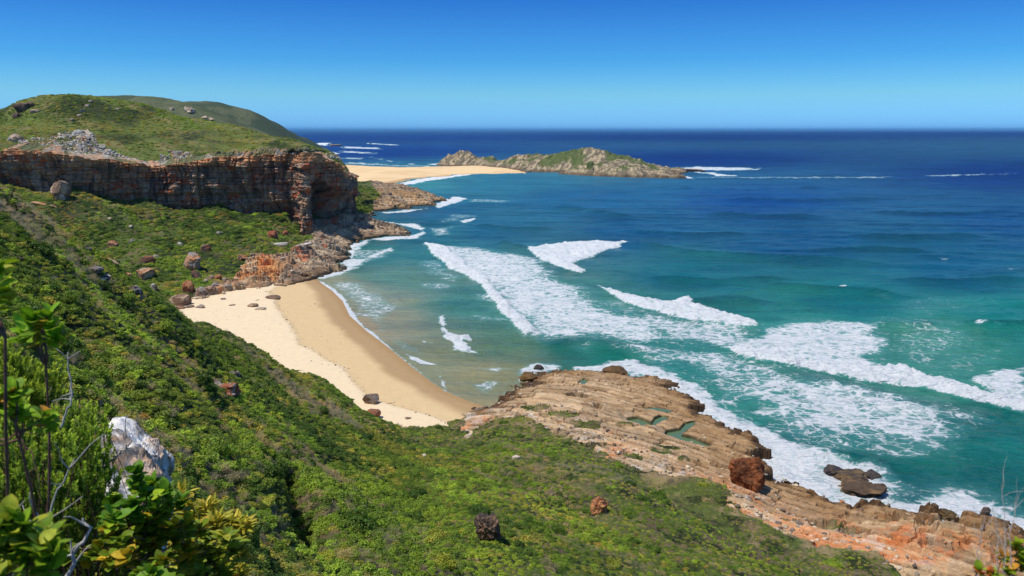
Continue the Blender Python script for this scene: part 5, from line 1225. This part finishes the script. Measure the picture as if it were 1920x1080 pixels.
def dead_branch(pts, t, label, seed, r0=0.006, name="dead_branch", forks=5, m=None):
    rs = np.random.RandomState(seed); W_ = [PT(a, b, t if np.ndim(t) == 0 else t[i]) for i, (a, b) in enumerate(pts)]
    base = W_[0]; E = bpy.data.objects.new(name, None); C.objects.link(E); E.location = base
    tag(E, label, "branch"); q = np.array(W_) - base; d_ = np.linspace(0, 1, len(q)); tt = np.linspace(0, 1, 14); main = np.stack([np.interp(tt, d_, q[:, k]) for k in range(3)], 1); main += rs.normal(size=main.shape) * r0 * .7
    v, f = tubes([(main, 1.0)], r0, r0 * .4); link("stem", mesh_np("stem", v, f), m or M_twig, E)
    L = np.linalg.norm(main[-1] - main[0])
    for k in range(forks):
        i = rs.randint(3, 13); dd = main[i] - main[i - 1]; dd /= np.linalg.norm(dd) + 1e-9; dd = dd + rs.normal(size=3) * .7; dd /= np.linalg.norm(dd)
        v, f = tubes([(curve(main[i], main[i] + dd * L * rs.uniform(.15, .4), rs, .08, 8), 1.0)], r0 * .5, r0 * .18, 5); link("twig", mesh_np("twig", v, f), m or M_twig, E)
needle_shrub([(-60,735),(30,745),(90,790),(140,757),(185,765),(208,800),(213,850),(225,900),(215,960),(190,1010),(120,1040),(40,1000),(-60,980)], 3.3, "dense dark green needle leaved shrub at the left edge beside the pale rock", 1, 1000, 0.036, (92, 132, 34), (206, 228, 74))
needle_shrub([(-60,640),(20,650),(60,690),(110,700),(130,740),(60,770),(-60,760)], 4.2, "smaller needle leaved shrub behind the upright leafy stems", 2, 420, 0.05, (90, 128, 34), (196, 214, 70))
needle_shrub([(-60,930),(40,960),(110,1000),(220,960),(300,1000),(330,1150),(-60,1150)], 3.6, "low needle leaved shrub under the broad leaved stems at the bottom edge", 3, 700, 0.042, (84, 120, 34), (186, 204, 66))
broad_plant([(62,596,1.9),(88,592,1.9),(74,622,1.95),(104,622,1.9),(46,618,2.0)], "tall bright green broad leaved stem rising highest at the left edge", 4, .066, .026, 10, (140, 184, 34), (196, 170, 60), .12, stemr=.0035, extra=0, root=(-1.50, 1.95))
broad_plant([(-6,500,1.5),(4,540,1.55),(-12,560,1.5)], "cluster of yellow green leaves cut by the left edge, topmost of all", 5, .055, .019, 11, (150, 186, 34), (190, 190, 60), .2, extra=0, root=(-1.30, 1.6))
broad_plant([(20,730,1.8),(-4,752,1.8),(34,766,1.9)], "broad leaved cluster at the left edge below the tall stem", 6, .06, .025, 10, (132, 174, 36), (206, 150, 50), .15, extra=1, root=(-1.35, 1.9))
broad_plant([(20,965,1.6),(44,985,1.6),(4,1000,1.6)], "big leaved cluster low at the left edge among grey twigs", 7, .07, .028, 8, (126, 162, 34), (170, 180, 50), .15)
broad_plant([(255,885,3.0),(268,915,3.0),(246,938,2.9),(284,905,3.1),(240,970,3.0)], "mid green broad leaved shrub in front of the pale rock", 8, .085, .036, 10, (96, 142, 34), (150, 176, 40), .15)
broad_plant([(290,965,3.0),(312,950,3.1),(318,985,3.0),(205,985,2.9),(225,1010,2.8),(268,1000,3.0)], "yellow tipped broad leaved shrub across the foot of the pale rock", 9, .08, .032, 9, (124, 150, 36), (206, 176, 40), .3)
broad_plant([(352,1010,3.3),(378,1000,3.4),(338,1040,3.2),(396,1030,3.4),(368,1050,3.3),(348,1075,3.2)], "upright yellow green leafy shrub to the right of the pale rock", 10, .10, .026, 12, (136, 160, 44), (190, 190, 60), .3)
broad_plant([(280,1070,2.6),(300,1085,2.6),(262,1085,2.6)], "leafy tuft at the bottom edge under the pale rock", 11, .07, .03, 9, (110, 150, 36), (160, 170, 40), .2)
broad_plant([(365,965,5.5),(385,950,5.6),(405,968,5.6),(350,945,5.5),(420,990,5.6),(395,1010,5.5),(440,1020,5.6)], "drooping golden green shrub beyond the pale rock", 12, .16, .02, 26, (160, 162, 52), (200, 186, 70), .4, stemr=.01)
broad_plant([(1908,1020,1.9),(1918,1045,1.9),(1892,1066,1.9)], "blurred yellow green leaves in the bottom corner on the sea side", 13, .035, .016, 9, (150, 170, 30), (214, 150, 50), .3, stemr=.002, extra=1)
broad_plant([(1838,1066,1.6),(1862,1072,1.6)], "small green and orange leaf pair beside the bare stems", 14, .03, .012, 7, (150, 180, 40), (216, 120, 50), .4, stemr=.003)
for i, (pp, tt_) in enumerate([([(1830,1110),(1834,1040),(1840,985)], 1.8), ([(1880,1110),(1886,1000),(1878,905)], 1.9), ([(1900,1110),(1892,1010),(1906,930)], 1.9), ([(1865,1110),(1872,1020),(1862,950)], 2.0)]):
    dead_branch(pp, tt_, ["short pale bare stem, leftmost of the thin stems in the sea side corner", "tallest bare grey stem in the sea side corner", "bare forked stem hard against the right edge", "faint bare stem between the taller ones in the sea side corner"][i], 20 + i, .0014, "bare_stem", 6)
dead_branch([(125,660),(132,700),(138,745),(125,775),(115,800)][::-1], 2.6, "curved dark twig hanging from the tall leafy stem", 30, .004)
dead_branch([(95,1110),(85,1050),(70,985),(65,935)], 2.4, "pale dead branch leaning upright through the shrubs", 31, .006)
dead_branch([(75,1100),(92,1000),(95,955),(140,860)], 2.5, "long dead branch crossing behind the pale one", 32, .005)
dead_branch([(110,1110),(140,1050),(170,990),(155,975)], 2.3, "thick grey dead branch at the bottom edge", 33, .007)
dead_branch([(30,1110),(18,1030),(6,975),(0,950)], 2.1, "grey twig beside the big leaved cluster", 34, .004)
dead_branch([(205,868),(228,846),(247,828)], 3.5, "forked grey twig lying over the pale rock", 35, .006)
dead_branch([(235,822),(236,790),(237,778)], 3.6, "thin straight twig standing on top of the pale rock", 36, .003, forks=1)
dead_branch([(300,1090),(306,1050),(312,1030)], 3.0, "short stub of dead wood at the foot of the pale rock", 37, .008)
dead_branch([(-5,830),(30,815),(60,850),(75,900)], 2.8, "reddish twig arching through the needle shrub", 38, .004, m=M_stem)
# pale lichen crusted rock
def lichen_rock():
    rs = np.random.RandomState(8); outl = [(196,798),(212,797),(232,808),(248,822),(262,836),(276,850),(290,862),(303,884),(312,905),(320,928),(318,955),(312,990),(306,1040),(300,1120),(235,1120),(215,1000),(205,920),(200,860)]
    O = np.array(outl, float); co, f = ICO[6]; A = co
    # rock body: outline in the plane facing uphill, given real thickness, lumps and pits
    c = O.mean(0); ang = np.arctan2(O[:, 1] - c[1], O[:, 0] - c[0]); rr = np.hypot(*(O - c).T); o_ = np.argsort(ang); ang = ang[o_]; rr = rr[o_]
    th = np.arctan2(-A[:, 2], A[:, 0]); R = np.interp(th, np.r_[ang - 2 * math.pi, ang, ang + 2 * math.pi], np.r_[rr, rr, rr]); q = np.hypot(A[:, 0], A[:, 2])
    px = c[0] + np.cos(th) * R * q; py = c[1] + np.sin(th) * R * q; t0 = 4.3
    a = (px - 960) / F; v = (540 - py) / F; t = t0 + 0.0 * a
    P = np.stack([a * t, (ct + v * st) * t, CAM_Z + (-st + v * ct) * t], 1); P += np.array([-.25, 1.0, .1])[None] * (A[:, 1] * 0.42)[:, None]
    nl = n3d(A, 3, 1); n2 = n3d(A, 9, 2); n4 = n3d(A, 22, 3); Q = P - P.mean(0); nl = n3d(Q, 4, 1); n2 = n3d(Q, 11, 2); n4 = n3d(Q, 28, 3); P += A * (0.09 * nl + 0.05 * n2 + 0.022 * n4 + 0.012 * n3d(Q, 70, 6))[:, None]
    col = mixc(np.tile(srgb(224, 220, 214), (len(P), 1)), srgb(186, 180, 174), sm(0, .25, n2)); col = mixc(col, srgb(84, 80, 76), .75 * sm(.12, .3, n4 + .3 * n2)); col = mixc(col, srgb(196, 150, 100), .5 * sm(.22, .4, n3d(Q, 6, 12))); col = mixc(col, srgb(90, 92, 50), .6 * sm(.2, .35, -nl))
    base = P.mean(0).copy(); base[2] = P[:, 2].min(); me = mesh_np("lichen_rock", P - base, f, {"Col": col}, smooth=False); o = link("boulder", me, M_lrock); o.location = base
    tag(o, "pale lichen crusted rock rising through the plants next to the viewpoint", "rock")
M_lrock = mat_terrain("lichen_stone", (14, 60), 0.28, 0.012)
lichen_rock()

# ------------------------------------------------------------------ haze
def build_haze():
    me = bpy.data.meshes.new("haze"); X = 240000.0; z0, z1 = -4.0, 150.0
    v = [(a, b, c) for c in (z0, z1) for b in (-X, X) for a in (-X, X)]
    me.from_pydata(v, [], [(0,2,3,1),(4,5,7,6),(0,1,5,4),(2,6,7,3),(0,4,6,2),(1,3,7,5)])
    m, n, l, b, out = mat_new("haze"); n.remove(b); pv = n.new("ShaderNodeVolumePrincipled")
    pv.inputs['Color'].default_value = (0.20, 0.56, 1.0, 1); pv.inputs['Density'].default_value = 0.000021
    l.new(pv.outputs[0], out.inputs['Volume'])
    o = link("haze", me, m); o['kind'] = "stuff"; o['label'] = "thin blue sea haze softening the horizon"; o['category'] = "haze"
build_haze()
